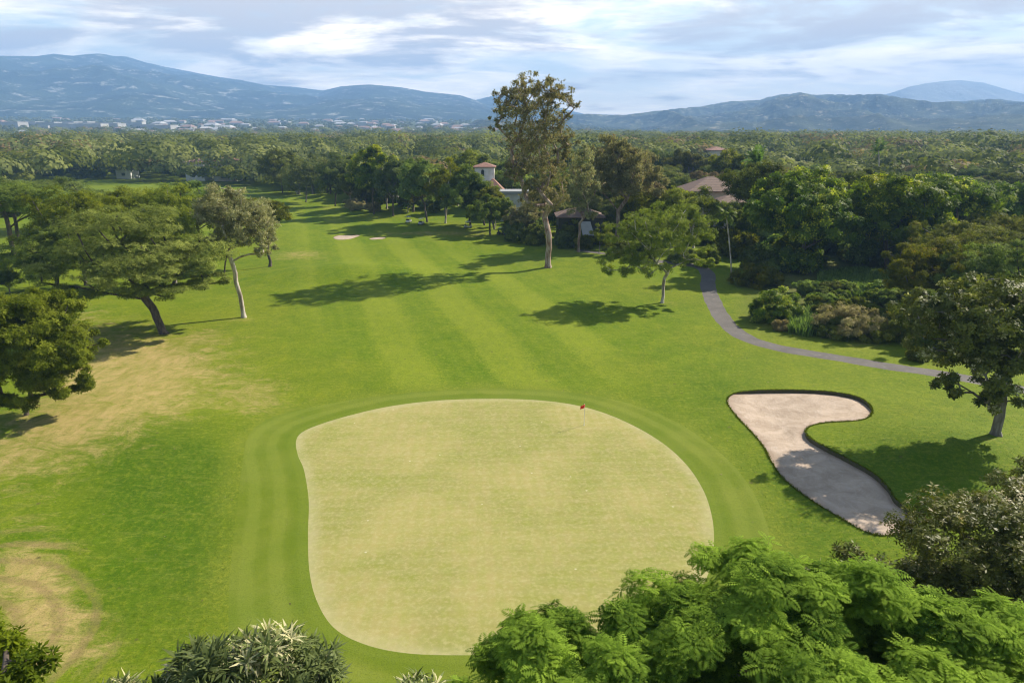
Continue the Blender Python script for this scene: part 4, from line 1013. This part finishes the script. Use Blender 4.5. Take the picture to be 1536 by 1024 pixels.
# ---- buildings
def building(name, label, x0px, x1px, ybase_px, ywall_px, yroof_px, Y, depth, rot=0, roof='hip', wallm='white_wall', roofm='terracotta', wins=(), over=.5, zbase=None, cat='house'):
    a = at_y(x0px, ywall_px, Y); b = at_y(x1px, ywall_px, Y); top = at_y((x0px + x1px) / 2, yroof_px, Y + (depth / 2 if roof == 'hip' else 0))
    wdt = b[0] - a[0]; cx = (a[0] + b[0]) / 2; zb = float(T(cx, Y + depth / 2)) if zbase is None else zbase
    hw = a[2] - zb; rh = max(top[2] - a[2], .4)
    e = empty(name, (cx, Y + depth / 2, zb), rot); tag(e, label, cat)
    hx, hy = wdt / 2, depth / 2
    mb = MB(); mb.box(-hx, hx, -hy, hy, -.6, hw); mb.build('wall', M[wallm], e, .03)
    mb = MB(); ox, oy = hx + over, hy + over
    if roof == 'hip':
        k = min(ox, oy) * .96; rx = max(ox - k, .15); ry = max(oy - k, .15)
        vs = [(-ox, -oy, hw + .05), (ox, -oy, hw + .05), (ox, oy, hw + .05), (-ox, oy, hw + .05), (-ox, -oy, hw + .25), (ox, -oy, hw + .25), (ox, oy, hw + .25), (-ox, oy, hw + .25), (-rx, -ry, hw + rh), (rx, -ry, hw + rh), (rx, ry, hw + rh), (-rx, ry, hw + rh)]
        mb.add(vs, [(3, 2, 1, 0), (0, 1, 5, 4), (1, 2, 6, 5), (2, 3, 7, 6), (3, 0, 4, 7), (4, 5, 9, 8), (5, 6, 10, 9), (6, 7, 11, 10), (7, 4, 8, 11), (8, 9, 10, 11)])
    elif roof == 'gable':
        vs = [(-ox, -oy, hw), (ox, -oy, hw), (ox, oy, hw), (-ox, oy, hw), (-ox, 0, hw + rh), (ox, 0, hw + rh)]
        mb.add(vs, [(3, 2, 1, 0), (0, 1, 5, 4), (2, 3, 4, 5), (1, 2, 5), (3, 0, 4)])
    else:
        mb.box(-ox, ox, -oy, oy, hw + .02, hw + rh)
    mb.build('roof', M[roofm], e)
    for wx, wz, ww, wh, arch in wins:     # fractions of the front wall, metres for size
        cxw = -hx + wx * wdt; z0 = wz
        fr = MB(); yf = -hy
        if arch:
            n = 10; prof = [(cxw - ww / 2, z0), (cxw + ww / 2, z0)] + [(cxw + ww / 2 * math.cos(t), z0 + wh - ww / 2 + ww / 2 * math.sin(t)) for t in np.linspace(0, math.pi, n)]
            fr.prism(prof, yf - .06, yf - .02)
            prof2 = [(cxw + (x - cxw) * .8, z0 + .1 + (z - z0) * .88) for x, z in prof]; pn = MB(); pn.prism(prof2, yf - .09, yf - .062)
        else:
            fr.box(cxw - ww / 2, cxw + ww / 2, yf - .08, yf - .01, z0, z0 + wh); pn = MB(); pn.box(cxw - ww / 2 + .09, cxw - .03, yf - .10, yf - .082, z0 + .09, z0 + wh - .09); pn.box(cxw + .03, cxw + ww / 2 - .09, yf - .10, yf - .082, z0 + .09, z0 + wh - .09)
        wo_ = fr.build('window', M['dark_trim'], e); pn.build('pane', M['glass'], wo_)
    return e, hw, hx, hy
e, hw, hx, hy = building('tower_house', 'white tower house with an arched window and low terracotta roof among the trees', 712, 741, 330, 251.5, 243.5, 236, 7.5, wins=((.5, None, 1.0, 1.9, True),) if 0 else (), over=.6)
zt_ = hw
fr = MB(); n = 10
def arched(e, cx, yf, z0, ww, wh):
    prof = [(cx - ww / 2, z0), (cx + ww / 2, z0)] + [(cx + ww / 2 * math.cos(t), z0 + wh - ww / 2 + ww / 2 * math.sin(t)) for t in np.linspace(0, math.pi, 10)]
    fr = MB(); fr.prism(prof, yf - .06, yf - .02); o = fr.build('window', M['stone'], e)
    pn = MB(); pn.prism([(cx + (x - cx) * .8, z0 + .1 + (z - z0) * .9) for x, z in prof], yf - .09, yf - .062); pn.build('pane', M['glass'], o)
arched(e, -.6, -hy, zt_ - 2.9, 1.15, 2.3)
mb = MB()
mb.box(-hx, hx + .3, -hy - 1.2, -hy - .02, zt_ - 4.3, zt_ - 4.05)
mb.build('balcony_slab', M['white_wall'], e)
for k in range(5): mb = MB(); mb.box(-hx + .2 + k * 1.5, -hx + .45 + k * 1.5, -hy - 1.15, -hy - .9, -.3, zt_ - 4.3); mb.build('column', M['dark_trim'], e)
building('villa_wing', 'terracotta roofed villa wing below the white tower house', 716, 762, 320, 297, 268, 226, 12, roofm='terracotta', wins=((.7, 1.5, 1.4, 1.4, False),), over=.7)
e, hw, hx, hy = building('terrace_house', 'low white house with a terrace left of the tall eucalyptus', 750, 792, 318, 292, 287, 214, 8, roof='flat', roofm='grey_panel', wins=((.25, 1.0, 1.5, 1.3, False), (.65, 1.0, 1.5, 1.3, False)), over=.3)
mb = MB(); mb.box(-hx, hx, -hy - 2.6, -hy - 2.45, -.3, 1.1); mb.build('terrace_wall', M['white_wall'], e)
mb = MB(); mb.box(-hx, hx, -hy - 2.4, -hy - .02, -.3, .12); mb.build('terrace_floor', M['stone'], e)
building('hip_roofed_house', 'house with a large rusty hip roof right of the path bend tree', 1036, 1112, 330, 288, 265, 196, 13, roofm='brown_roof', wins=((.3, 2.2, 1.3, 1.4, False), (.75, 2.2, 1.3, 1.4, False)), over=.9, wallm='cream_wall')
building('garden_pavilion', 'lower brown roofed pavilion in front of the rusty hip roofed house', 1078, 1118, 330, 306, 292, 186, 7, roofm='brown_roof', wins=((.5, .6, 1.5, 1.3, False),), over=.7, wallm='cream_wall')
building('brown_roofed_bungalow', 'low brown roofed bungalow behind the tall eucalyptus trunk', 838, 905, 350, 327, 311, 172, 9, roofm='brown_roof', wins=((.2, .8, 1.2, 1.1, False), (.8, .8, 1.2, 1.1, False)), over=.6, wallm='dark_trim')  # near-black wall colour stands in for the shade on this front
# leaning pale panel of the porch
p = at_y(880, 338, 170); pz = float(T(p[0], p[1])); e = empty('porch_canopy', (p[0], p[1] - 1, pz), -.1); tag(e, 'tilted pale grey porch canopy beside the brown roofed bungalow', 'canopy')
mb = MB(); mb.prism([(-1.5, 2.6), (1.5, 2.6), (1.4, 2.7), (-1.6, 2.7)], -.1, .1)
mb = MB(); mb.add([(-1.0, -1.4, 3.0), (1.8, -1.4, 3.0), (.8, 1.6, 5.9), (-1.8, 1.6, 5.9), (-1.0, -1.4, 3.12), (1.8, -1.4, 3.12), (.8, 1.6, 6.02), (-1.8, 1.6, 6.02)], [(3, 2, 1, 0), (4, 5, 6, 7), (0, 1, 5, 4), (1, 2, 6, 5), (2, 3, 7, 6), (3, 0, 4, 7)]); mb.build('canopy_panel', M['grey_panel'], e)
for x_, y_, z_ in ((-.9, -1.3, 3.0), (1.6, -1.3, 3.0), (.7, 1.5, 5.75), (-1.6, 1.5, 5.75)): mb = MB(); mb.cyl((x_, y_, -.3), (x_, y_, z_ + .05), .06); mb.build('post', M['dark_trim'], e)
building('long_roofed_building', 'long pinkish roofed building far beyond the fairway end', 318, 348, 262, 243, 235, 395, 16, roofm='terracotta', wallm='cream_wall', over=1.0, wins=((.5, 2, 3, 1.8, False),))
building('white_cottage', 'white building left of the long pinkish roofed building', 276, 304, 262, 244, 238, 400, 12, roofm='town_red', wallm='white_wall', over=.8, wins=((.4, 2, 2, 1.6, False),))
building('white_cottage', 'small white house half hidden near the far left strip of fairway', 172, 194, 262, 250, 243, 420, 10, roofm='town_white', wallm='white_wall', over=.5, wins=((.5, 2, 2, 1.6, False),))
building('red_roofed_house', 'red roofed house far back among the right woodland', 1066, 1092, 240, 226, 220, 420, 14, roofm='terracotta', wallm='cream_wall', over=.8, wins=((.5, 2, 2, 1.6, False),))

# ---- golf carts and a car
def golf_cart(label, px, py, rz, body='white_paint'):
    p = hit(px, py); e = empty('golf_cart', p, rz); tag(e, label, 'golf cart', 'golf carts parked along the fairway trees')
    mb = MB(); mb.prism([(-1.2, .32), (1.15, .28), (1.2, .55), (1.0, .78), (.62, .86), (.5, .42), (-.2, .42), (-.3, .70), (-1.15, .72), (-1.22, .5)], -.55, .55); mb.build('body', M[body], e, .03)
    mb = MB(); mb.box(-.75, .8, -.6, .6, 1.82, 1.90, taper=.04); mb.build('roof', M['white_paint'], e, .02)
    mb = MB(); mb.box(-.75, -.25, -.5, .5, .72, .84); mb.box(-.85, -.74, -.5, .5, .80, 1.2); mb.build('seat', M['black_vinyl'], e, .02)
    for x in (-.72, .62):
        for y in (-.5, .5): mb = MB(); mb.cyl((x, y, .68), (x * .95, y, 1.84), .022); mb.build('post', M['dark_trim'], e)
    for x in (-.8, .82):
        for y in (-.56, .56):
            mb = MB(); mb.cyl((x, y - .09, .22), (x, y + .09, .22), .23, .23, 16); w_ = mb.build('wheel', M['black_rubber'], e); m2 = MB(); m2.cyl((x, y - .095, .22), (x, y + .095, .22), .11, .11, 12); m2.build('rim', M['silver_paint'], w_)
    mb = MB(); mb.cyl((.45, .25, .8), (.3, .25, 1.08), .02); mb.build('steering_column', M['dark_trim'], e)
golf_cart('white golf cart with pale roof parked by the fairway trees', 613, 334, R(80))
golf_cart('dark bodied golf cart right of the white roofed one', 632, 337, R(75), 'silver_paint')
golf_cart('low golf cart parked side on under the trees near the tower house', 702, 342, R(5), 'silver_paint')
golf_cart('golf cart in deep shade left of the garden palm', 752, 352, R(-10), 'black_vinyl')
p = hit(1074, 353); e = empty('parked_car', (p[0], p[1], p[2] + .01), R(12)); tag(e, 'pale silver car parked on the road beside the houses', 'car')
mb = MB(); mb.prism([(-2.1, .3), (2.1, .3), (2.15, .62), (1.9, .82), (1.0, .92), (-1.75, .95), (-2.15, .85), (-2.2, .5)], -.87, .87); mb.build('body', M['silver_paint'], e, .05)
mb = MB(); mb.prism([(-1.6, .94), (1.0, .9), (.35, 1.42), (-1.15, 1.44)], -.74, .74); mb.build('windows', M['glass'], e, .04)
mb = MB(); mb.box(-1.12, .33, -.7, .7, 1.425, 1.47); mb.build('roof', M['silver_paint'], e, .02)
for x in (-1.35, 1.35):
    for y in (-.8, .8): mb = MB(); mb.cyl((x, y - .11, .32), (x, y + .11, .32), .33, .33, 18); w_ = mb.build('wheel', M['black_rubber'], e); m2 = MB(); m2.cyl((x, y - .12, .32), (x, y + .12, .32), .2, .2, 12); m2.build('rim', M['silver_paint'], w_)

# ---- woodland: individual trees, shared meshes
protos = {}
def proto(key, kind, hgt, rad, seed, **ov):
    rng = np.random.RandomState(seed); c = np.array([0, 0, hgt * .62]); r = np.array([rad, rad, hgt * .38])
    kd = dict(KIND[kind]); kd.update(ov)
    lobes = [(*c, *(r * .75))] + sublobes(c, r, rng, 7, .5)
    return tree_parts((0, 0, 0), (0, 0, hgt * .3), lobes, kd, seed, rad * .07, ntar=26, sides=5)
PR = []
for i, (k, h_, r_, cat_l) in enumerate([('wood', 9.5, 5.5, 'rounded olive green'), ('wood', 8.5, 6.5, 'broad flat topped olive'), ('woodlime', 8.5, 5.2, 'light yellow green'), ('woodbrown', 8.0, 5.8, 'brownish thin crowned'),
                                ('dark', 10, 5.5, 'dense dark green'), ('woodeuc', 13, 4.8, 'tall grey green'), ('wood', 7.5, 6.2, 'low spreading olive'), ('woodlime', 10.5, 4.5, 'narrow light green'), ('dark', 8.5, 6.5, 'wide dark green')]):
    PR.append((proto(i, k, h_, r_, 300 + i, **(dict(size=.52, ncl=70, nl=52, cr=.34) if k == 'dark' else {})), cat_l, h_, r_))
line_x = [-300, 0, 60, 120, 250, 370, 395, 425, 450, 500, 540, 600, 640, 700, 760, 860, 950, 1040, 1100, 1130, 1200, 1536, 1800]
line_y = [290, 288, 284, 272, 274, 280, 282, 292, 292, 302, 308, 318, 322, 330, 336, 350, 352, 345, 345, 352, 362, 362, 362]
HOUSES = [(hit(727, 320), 11), (hit(770, 318), 9), (hit(1075, 330), 13), (hit(872, 352), 9), (hit(333, 262), 12)]
HB = [(727, 266, 224), (738, 294, 215), (772, 308, 200), (1075, 292, 185), (1095, 305, 175), (872, 335, 160), (333, 241, 385), (290, 243, 385), (1079, 223, 405)]
rng = np.random.RandomState(77)
cand = []
for ring in np.arange(150, 2000, 10.5):
    nseg = int(ring * 1.7 / 10.5)
    for k in range(nseg):
        a = -.85 + 1.7 * (k + rng.uniform(.1, .9)) / nseg; r = ring + rng.uniform(-4, 4)
        cand.append((r * math.sin(a), r * math.cos(a)))
cand = np.array(cand); cz = T(cand[:, 0], cand[:, 1]); cpx, cpy = project(cand[:, 0], cand[:, 1], cz)
ok = (cpx > -60) & (cpx < 1596) & (cpy < np.interp(cpx, line_x, line_y)) & (cand[:, 1] > 100)
town = np.clip(sstep(1000, 1500, np.hypot(cand[:, 0], cand[:, 1])) * (cpx < 800) * .5, 0, 1)
far_ = np.hypot(cand[:, 0], cand[:, 1]) > 430
keep = ok & (rng.uniform(0, 1, len(cand)) > town) & (~far_ | (rng.uniform(0, 1, len(cand)) < .62 * (1 - .75 * sstep(1150, 2000, np.hypot(cand[:, 0], cand[:, 1])))))
rr_ = np.hypot(cand[:, 0], cand[:, 1]); big_ = rng.uniform(0, 1, len(cand)) ** 2.0; sz = (1.0 + 1.0 * big_) * np.where(cpy > 300, .85, 1.0) * np.where(rr_ > 520, 1.15, 1.0)
pid0 = rng.choice(len(PR), len(cand), p=[.2, .17, .08, .12, .14, .05, .12, .04, .08])
nz1 = vnoise(cand[:, 0] / 60., cand[:, 1] / 60., 21); pid = np.where((nz1 > .62) & (rng.rand(len(cand)) < .6), rng.choice([4, 8, 4], len(cand)), np.where((nz1 < .28) & (rng.rand(len(cand)) < .5), rng.choice([3, 2, 7], len(cand)), pid0))
keep &= ~((np.hypot(cand[:, 0], cand[:, 1]) > 420) & (vnoise(cand[:, 0] / 45., cand[:, 1] / 45., 9) > .84))
sz = np.where(far_, sz * 1.35, sz)
# keep clear the sight line in front of houses
for hx_, hy_, hY in HB:
    wpx = F * 6.5 * sz / cand[:, 1]
    inb = (np.abs(cpx - hx_) < wpx * .7 + 13) & (cand[:, 1] < hY + 12) & (cpy > hy_)
    lim = (cpy - hy_ - 2) * cand[:, 1] / F / 10.5
    sz = np.where(inb, np.minimum(sz, lim), sz)
keep &= sz > .42
for hp, hr in HOUSES: keep &= np.hypot(cand[:, 0] - hp[0], cand[:, 1] - hp[1]) > hr
I = np.where(keep)[0]; I = I[np.argsort(np.hypot(cand[I, 0], cand[I, 1]))]
NIND = 285
sides_ = lambda x: 'left of the fairway' if x < 430 else ('behind the villas' if x < 1000 else 'on the right')
for i in I[:NIND]:
    (tr, cr), cl_, h_, r_ = PR[pid[i]]
    e = empty('woodland_tree', (cand[i, 0], cand[i, 1], cz[i]), rng.uniform(0, 6.28)); e.scale = (sz[i], sz[i], sz[i] * rng.uniform(.85, 1.1))
    d_ = 'near edge of' if cand[i, 1] < 260 else 'deep in'
    tag(e, f'{cl_} tree {d_} the woodland {sides_(cpx[i])}', 'tree', f'{cl_} trees {d_} the woodland {sides_(cpx[i])}')
    meshobj('trunk', tr, e); meshobj('crown', cr, e)
# undergrowth: low bushes filling the gaps under the trees, shared meshes
BP = []
for i, (k, h_, r_, nm_) in enumerate([('dark', 3.2, 2.6, 'dark green'), ('gold', 2.6, 2.4, 'ochre flecked'), ('olive', 3.8, 2.8, 'olive'), ('lime', 2.8, 2.5, 'yellow green'), ('mango', 4.2, 3.0, 'glossy dark')]):
    rg = np.random.RandomState(700 + i); c = np.array([0, 0, h_ * .5]); r = np.array([r_, r_, h_ * .5])
    BP.append((tree_parts((0, 0, 0), (0, 0, .3), [(*c, *(r * .8))] + sublobes(c, r, rg, 6, .55), dict(KIND[k], ncl=50, nl=34, size=.5, zmin=-1.0, bark='bark_brown'), 700 + i, .1, ntar=16, sides=5, pen=0), nm_))
ub = []
for (x0, x1, y0, y1, step) in ((1105, 1590, 345, 398, 4.6), (1400, 1560, 395, 470, 4.2), (745, 1110, 333, 372, 4.6), (440, 740, 296, 326, 4.8), (1130, 1225, 395, 430, 3.6), (1225, 1345, 392, 408, 3.6), (1200, 1262, 436, 470, 3.0), (1222, 1400, 440, 506, 2.9), (1395, 1560, 470, 535, 3.6), (-30, 420, 258, 268, 9.0), (-30, 60, 300, 330, 5.5)):
    A_, B_ = hit(x0, y1), hit(x1, y0); 
    for yy in np.arange(A_[1], B_[1], step):
        xa = at_y(x0, y1, yy)[0]; xb = at_y(x1, y1, yy)[0]
        for xx in np.arange(min(xa, A_[0] * 1.0) - 60, xb + 60, step):
            x_, y_ = xx + rng.uniform(-.45, .45) * step, yy + rng.uniform(-.45, .45) * step
            qx, qy = project(np.array(x_), np.array(y_), T(x_, y_))
            if not (x0 < qx < x1 and y0 < qy < y1): continue
            if x1 < 800 and x0 > 300 and qy > np.interp(qx, line_x, line_y) - 3: continue
            if 745 <= x0 < 1000 and qy > np.interp(qx, [745, 800, 850, 900, 960, 1040, 1110], [334, 352, 360, 366, 372, 376, 378]): continue
            if np.min(np.hypot(cl2[:, 0] - x_, cl2[:, 1] - y_)) < 4: continue
            if any(math.hypot(hp[0] - x_, hp[1] - y_) < hr * .55 for hp, hr in HOUSES): continue
            ub.append((x_, y_, step, float(qx), float(qy)))
print('undergrowth', len(ub))
idx_ = rng.permutation(len(ub))[:295]
for i in idx_:
    x_, y_, st_, qx, qy = ub[i]; (tr, cr), nm_ = BP[rng.choice(5, p=[.3, .2, .2, .12, .18])]
    e = empty('bush', (x_, y_, float(T(x_, y_))), rng.uniform(0, 6.28)); sc_ = rng.uniform(.75, 1.35) * (st_ / 4.2) ** .8 * (1.55 if qx > 1104 and qy < 425 else 1.0); e.scale = (sc_, sc_, sc_ * rng.uniform(.8, 1.1))
    side = 'among the villas' if 745 < qx < 1105 else ('on the right beyond the cart path' if qx > 1104 else 'below the far trees on the left')
    tag(e, f'{nm_} undergrowth bush {side}', 'bush', f'{nm_} undergrowth bushes {side}')
    meshobj('stems', tr, e); meshobj('crown', cr, e)
# far woodland as one mass
def mass(name, label, idx, PXY, Z, S, ncard, csize, seed, mats, hue):
    rng = np.random.RandomState(seed); n = len(idx)
    quad = (np.array([[-.5, -.5, 0], [.5, -.4, .08], [.55, .5, 0], [-.45, .5, .1]]), np.array([[0, 1, 2, 3]]))
    k = ncard; d = rng.normal(size=(n, k, 3)); d /= np.linalg.norm(d, axis=2, keepdims=True); d[..., 2] = np.abs(d[..., 2]) * 1.0 - .25
    rad = (5.8 * S)[:, None, None] * rng.uniform(.75, 1.15, (n, k, 1)) ; lump = 1 + .25 * np.sin(d[..., :1] * 5 + rng.uniform(0, 6, (n, 1, 1))) * np.cos(d[..., 1:2] * 4 + rng.uniform(0, 6, (n, 1, 1)))
    sq = rng.uniform(.5, .75, (n, 1))
    P_ = d * rad * lump; P_[..., 2] *= sq; P_ = P_ + np.stack([PXY[:, 0], PXY[:, 1], Z + 5.0 * S], 1)[:, None]
    A_ = d + rng.normal(size=d.shape) * .18 + np.array([0, 0, .3])
    tn = np.clip(hue[:, None] * .88 + rng.uniform(0, .16, (n, k)), 0, 1)
    V, Fq, tt = scatter(quad, P_.reshape(-1, 3), A_.reshape(-1, 3), np.repeat(csize * S ** .3, k) * rng.uniform(.7, 1.3, n * k), rng, tn.ravel(), .02)
    o = meshobj(name, npmesh(name, V, Fq, mats, False, tt)); tag(o, label, 'woodland', None, 'stuff')
J = I[NIND:]
print('woodland trees', len(I), 'mass', len(J))
for q, (mn_, lb_) in enumerate((('l_wood', 'far woodland of olive treetops across the valley'), ('l_dark', 'far dark green treetops scattered through the valley woodland'), ('l_brownish', 'far brownish treetops scattered through the valley woodland'))):
    sel = J[(pid[J] % 3 == q)] if 0 else J[np.isin(pid[J], ([0, 1, 2, 6, 7], [4, 8, 5], [3])[q])]
    mass('woodland', lb_, sel, cand[sel], cz[sel], sz[sel] * np.where(pid[sel] == 1, 1.15, 1), 270, 1.25, 500 + q, M[mn_], np.clip(rng.uniform(-.15, .75, len(sel)) + .6 * vnoise(cand[sel][:, 0] / 90., cand[sel][:, 1] / 90., 4), 0, 1))
# town belt trees
K = 5200; r = rng.uniform(1450, 4300, K) ; a = rng.uniform(-.72, .8, K); TX, TY = r * np.sin(a), r * np.cos(a)
S_ = rng.uniform(.7, 1.45, K)
mass('town_trees', 'far trees among the town buildings below the mountains', np.arange(K), np.stack([TX, TY], 1), T(TX, TY), S_ * 1.0, 44, 3.2, 520, M['l_wood'], rng.uniform(0, .7, K))
# ---- the town
def town_building(px, py, wd, dp, ht, rz, kind, label, group, name='town_building'):
    p = hit(px, py); o = MB(); hx, hy = wd / 2, dp / 2
    o.box(-hx, hx, -hy, hy, -3, ht, 0)
    if kind == 'flat': o.box(-hx - .6, hx + .6, -hy - .6, hy + .6, ht + .02, ht + .9, 1)
    else:
        ox, oy = hx + 1, hy + 1; rh = min(hx, hy) * .45
        o.add([(-ox, -oy, ht + .02), (ox, -oy, ht + .02), (ox, oy, ht + .02), (-ox, oy, ht + .02), (-ox * .6, 0, ht + rh), (ox * .6, 0, ht + rh)], [(3, 2, 1, 0), (0, 1, 5, 4), (2, 3, 4, 5), (1, 2, 5), (3, 0, 4)], 1)
    return o, p
TB = []
def addtown(px, py, wd, dp, ht, rz, kind, roofm, label, group):
    o, p = town_building(px, py, wd, dp, ht, rz, kind, label, group)
    ob = o.build('town_building', [M['town_wall'], M[roofm]], None, 0, False, p); ob.rotation_euler.z = rz
    tag(ob, label, 'building', group)
rt = np.random.RandomState(9)
for i, (px, py, wd) in enumerate([(8, 191, 150), (38, 190.5, 110), (70, 191, 90), (88, 193, 120), (104, 190, 80), (122, 189.5, 90), (118, 194, 190), (148, 192, 150), (165, 193, 100), (222, 195, 80), (240, 196, 110), (190, 188, 60), (205, 190, 60)]):
    addtown(px, py, wd * .85, 40, 15, rt.uniform(-.15, .15), 'flat', 'town_white', 'long white warehouse in the row at the foot of the left mountain', 'white warehouses below the left mountain')
for i in range(185):
    px = rt.uniform(240, 770) if i < 155 else rt.uniform(0, 260); py = rt.uniform(181, 207) if rt.rand() < .8 else rt.uniform(196, 212)
    red = rt.rand() < .3; wd = rt.uniform(14, 46) * (1.3 if py < 192 else .9)
    addtown(px, py, wd, wd * rt.uniform(.4, .8), rt.uniform(6, 12), rt.uniform(-.5, .5), 'hip' if red else rt.choice(['flat', 'hip']), 'town_red' if red else 'town_white',
            'small reddish roofed building in the distant town' if red else 'small white roofed building in the distant town', 'reddish roofed town buildings' if red else 'white roofed town buildings')
for i in range(26):
    px = rt.uniform(880, 1250); py = rt.uniform(203.5, 209); wd = rt.uniform(12, 34)
    addtown(px, py, wd, wd * .5, rt.uniform(8, 14), rt.uniform(-.4, .4), 'flat', 'town_white', 'small pale building at the foot of the right hills', 'pale buildings below the right hills')
addtown(1393, 199.5, 76, 22, 18, .05, 'flat', 'town_white', 'long white hall standing at the foot of the right hills', None)
addtown(657, 203, 38, 20, 12, .05, 'flat', 'town_white', 'pale hall with cream wall right of the dark town trees', None) if 0 else None

for i in range(34):
    px = rt.uniform(0, 1536); py = rt.uniform(208, 224) if rt.rand() < .6 else rt.uniform(214, 236)
    if 700 < px < 880: continue
    wd = rt.uniform(12, 26); red = rt.rand() < .5
    addtown(px, py, wd, wd * .6, rt.uniform(9, 12), rt.uniform(-.6, .6), 'hip', 'town_red' if red else 'town_white', 'reddish roof showing between the valley treetops' if red else 'pale roof showing between the valley treetops', 'reddish roofs among the valley trees' if red else 'pale roofs among the valley trees')
# ---- tufts of longer grass: round the bunker lip and over the rough
BLADE = []
for a in range(4):
    t = a * 1.57 + .4; dx, dy = math.cos(t), math.sin(t)
    BLADE.append(np.array([[-dy * .12, dx * .12, 0], [dy * .12, -dx * .12, 0], [dy * .05 + dx * .45, -dx * .05 + dy * .45, .8], [-dy * .05 + dx * .5, dx * .05 + dy * .5, .82]]))
BLADE = tmpl(BLADE)
def tufts(name, P_, size, mt, label, seed):
    rg = np.random.RandomState(seed); z = T(P_[:, 0], P_[:, 1]) - .01
    V, Fq, tt = scatter(BLADE, np.column_stack([P_, z]), np.column_stack([rg.normal(0, .18, (len(P_), 2)), np.ones(len(P_))]), size * rg.uniform(.5, 1.4, len(P_)), rg)
    tag(meshobj(name, npmesh(name, V, Fq, mt, False, tt)), label, 'grass', None, 'stuff')
rng = np.random.RandomState(15)
q = []
for o_ in (BUNK,):
    for k in range(5200):
        i = rng.randint(len(o_)); nx2 = o_[(i + 1) % len(o_)]; t = rng.rand(); q.append(o_[i] * (1 - t) + nx2 * t + rng.normal(0, .07, 2))
q = np.array(q); q = q[~inpoly(q, BUNK) | (rng.rand(len(q)) < .25)]
tufts('lip_grass', q, .13, M['tuft_lush'], 'ragged grass growing over the lip of the sand bunker', 1)
n = 120000; P_ = np.column_stack([rng.uniform(-62, 66, n), 24 + 106 * rng.uniform(0, 1, n) ** 1.15])
P_ = P_[~inpoly(P_, COLLAR) & ~inpoly(P_, BUNK) & ~inpoly(P_, PATH)]
qx, qy = project(P_[:, 0], P_[:, 1], T(P_[:, 0], P_[:, 1])); P_ = P_[(qx > -30) & (qx < 1560) & (qy < 1060)]; qx, qy = project(P_[:, 0], P_[:, 1], T(P_[:, 0], P_[:, 1]))
PX, PY = qx, qy; dr_ = blob(DRYL); fa_ = blob(FAIRL)
r1 = rng.rand(len(P_)); ok_ = r1 > fa_ * .97; P_, dr_ = P_[ok_], dr_[ok_]
dm = dr_ * 1.1 + .5 * (vnoise(P_[:, 0] / 1.7, P_[:, 1] / 1.7, 3) - .5) > .5
tufts('rough_grass', P_[~dm], .065, M['tuft_lush'], 'short green rough grass round the putting green and fairway', 2)
tufts('straw_grass', P_[dm][::2], .065, M['tuft_straw'], 'dry straw coloured grass on the left rough', 3)
# ---- fallen leaves
rng = np.random.RandomState(5); n = 900
P_ = np.column_stack([rng.uniform(-55, 60, n), rng.uniform(34, 130, n)]); 
keep_ = ~(inpoly(P_, GREEN) & (rng.rand(n) > .08)) & ~inpoly(P_, BUNK); P_ = P_[keep_]; z = T(P_[:, 0], P_[:, 1]) + .02
V, Fq, tt = scatter(TM['single'], np.column_stack([P_, z]), np.column_stack([rng.normal(0, .25, (len(P_), 2)), np.ones(len(P_))]), rng.uniform(.10, .24, len(P_)), rng)
tag(meshobj('fallen_leaves', npmesh('fallen_leaves', V, Fq, M['litter'], False, tt)), 'dry fallen leaves scattered over the turf', 'leaves', None, 'stuff')
print('done', time.time() - T0, 'polys', sum(len(o.data.polygons) for o in COL.objects if o.type == 'MESH'))
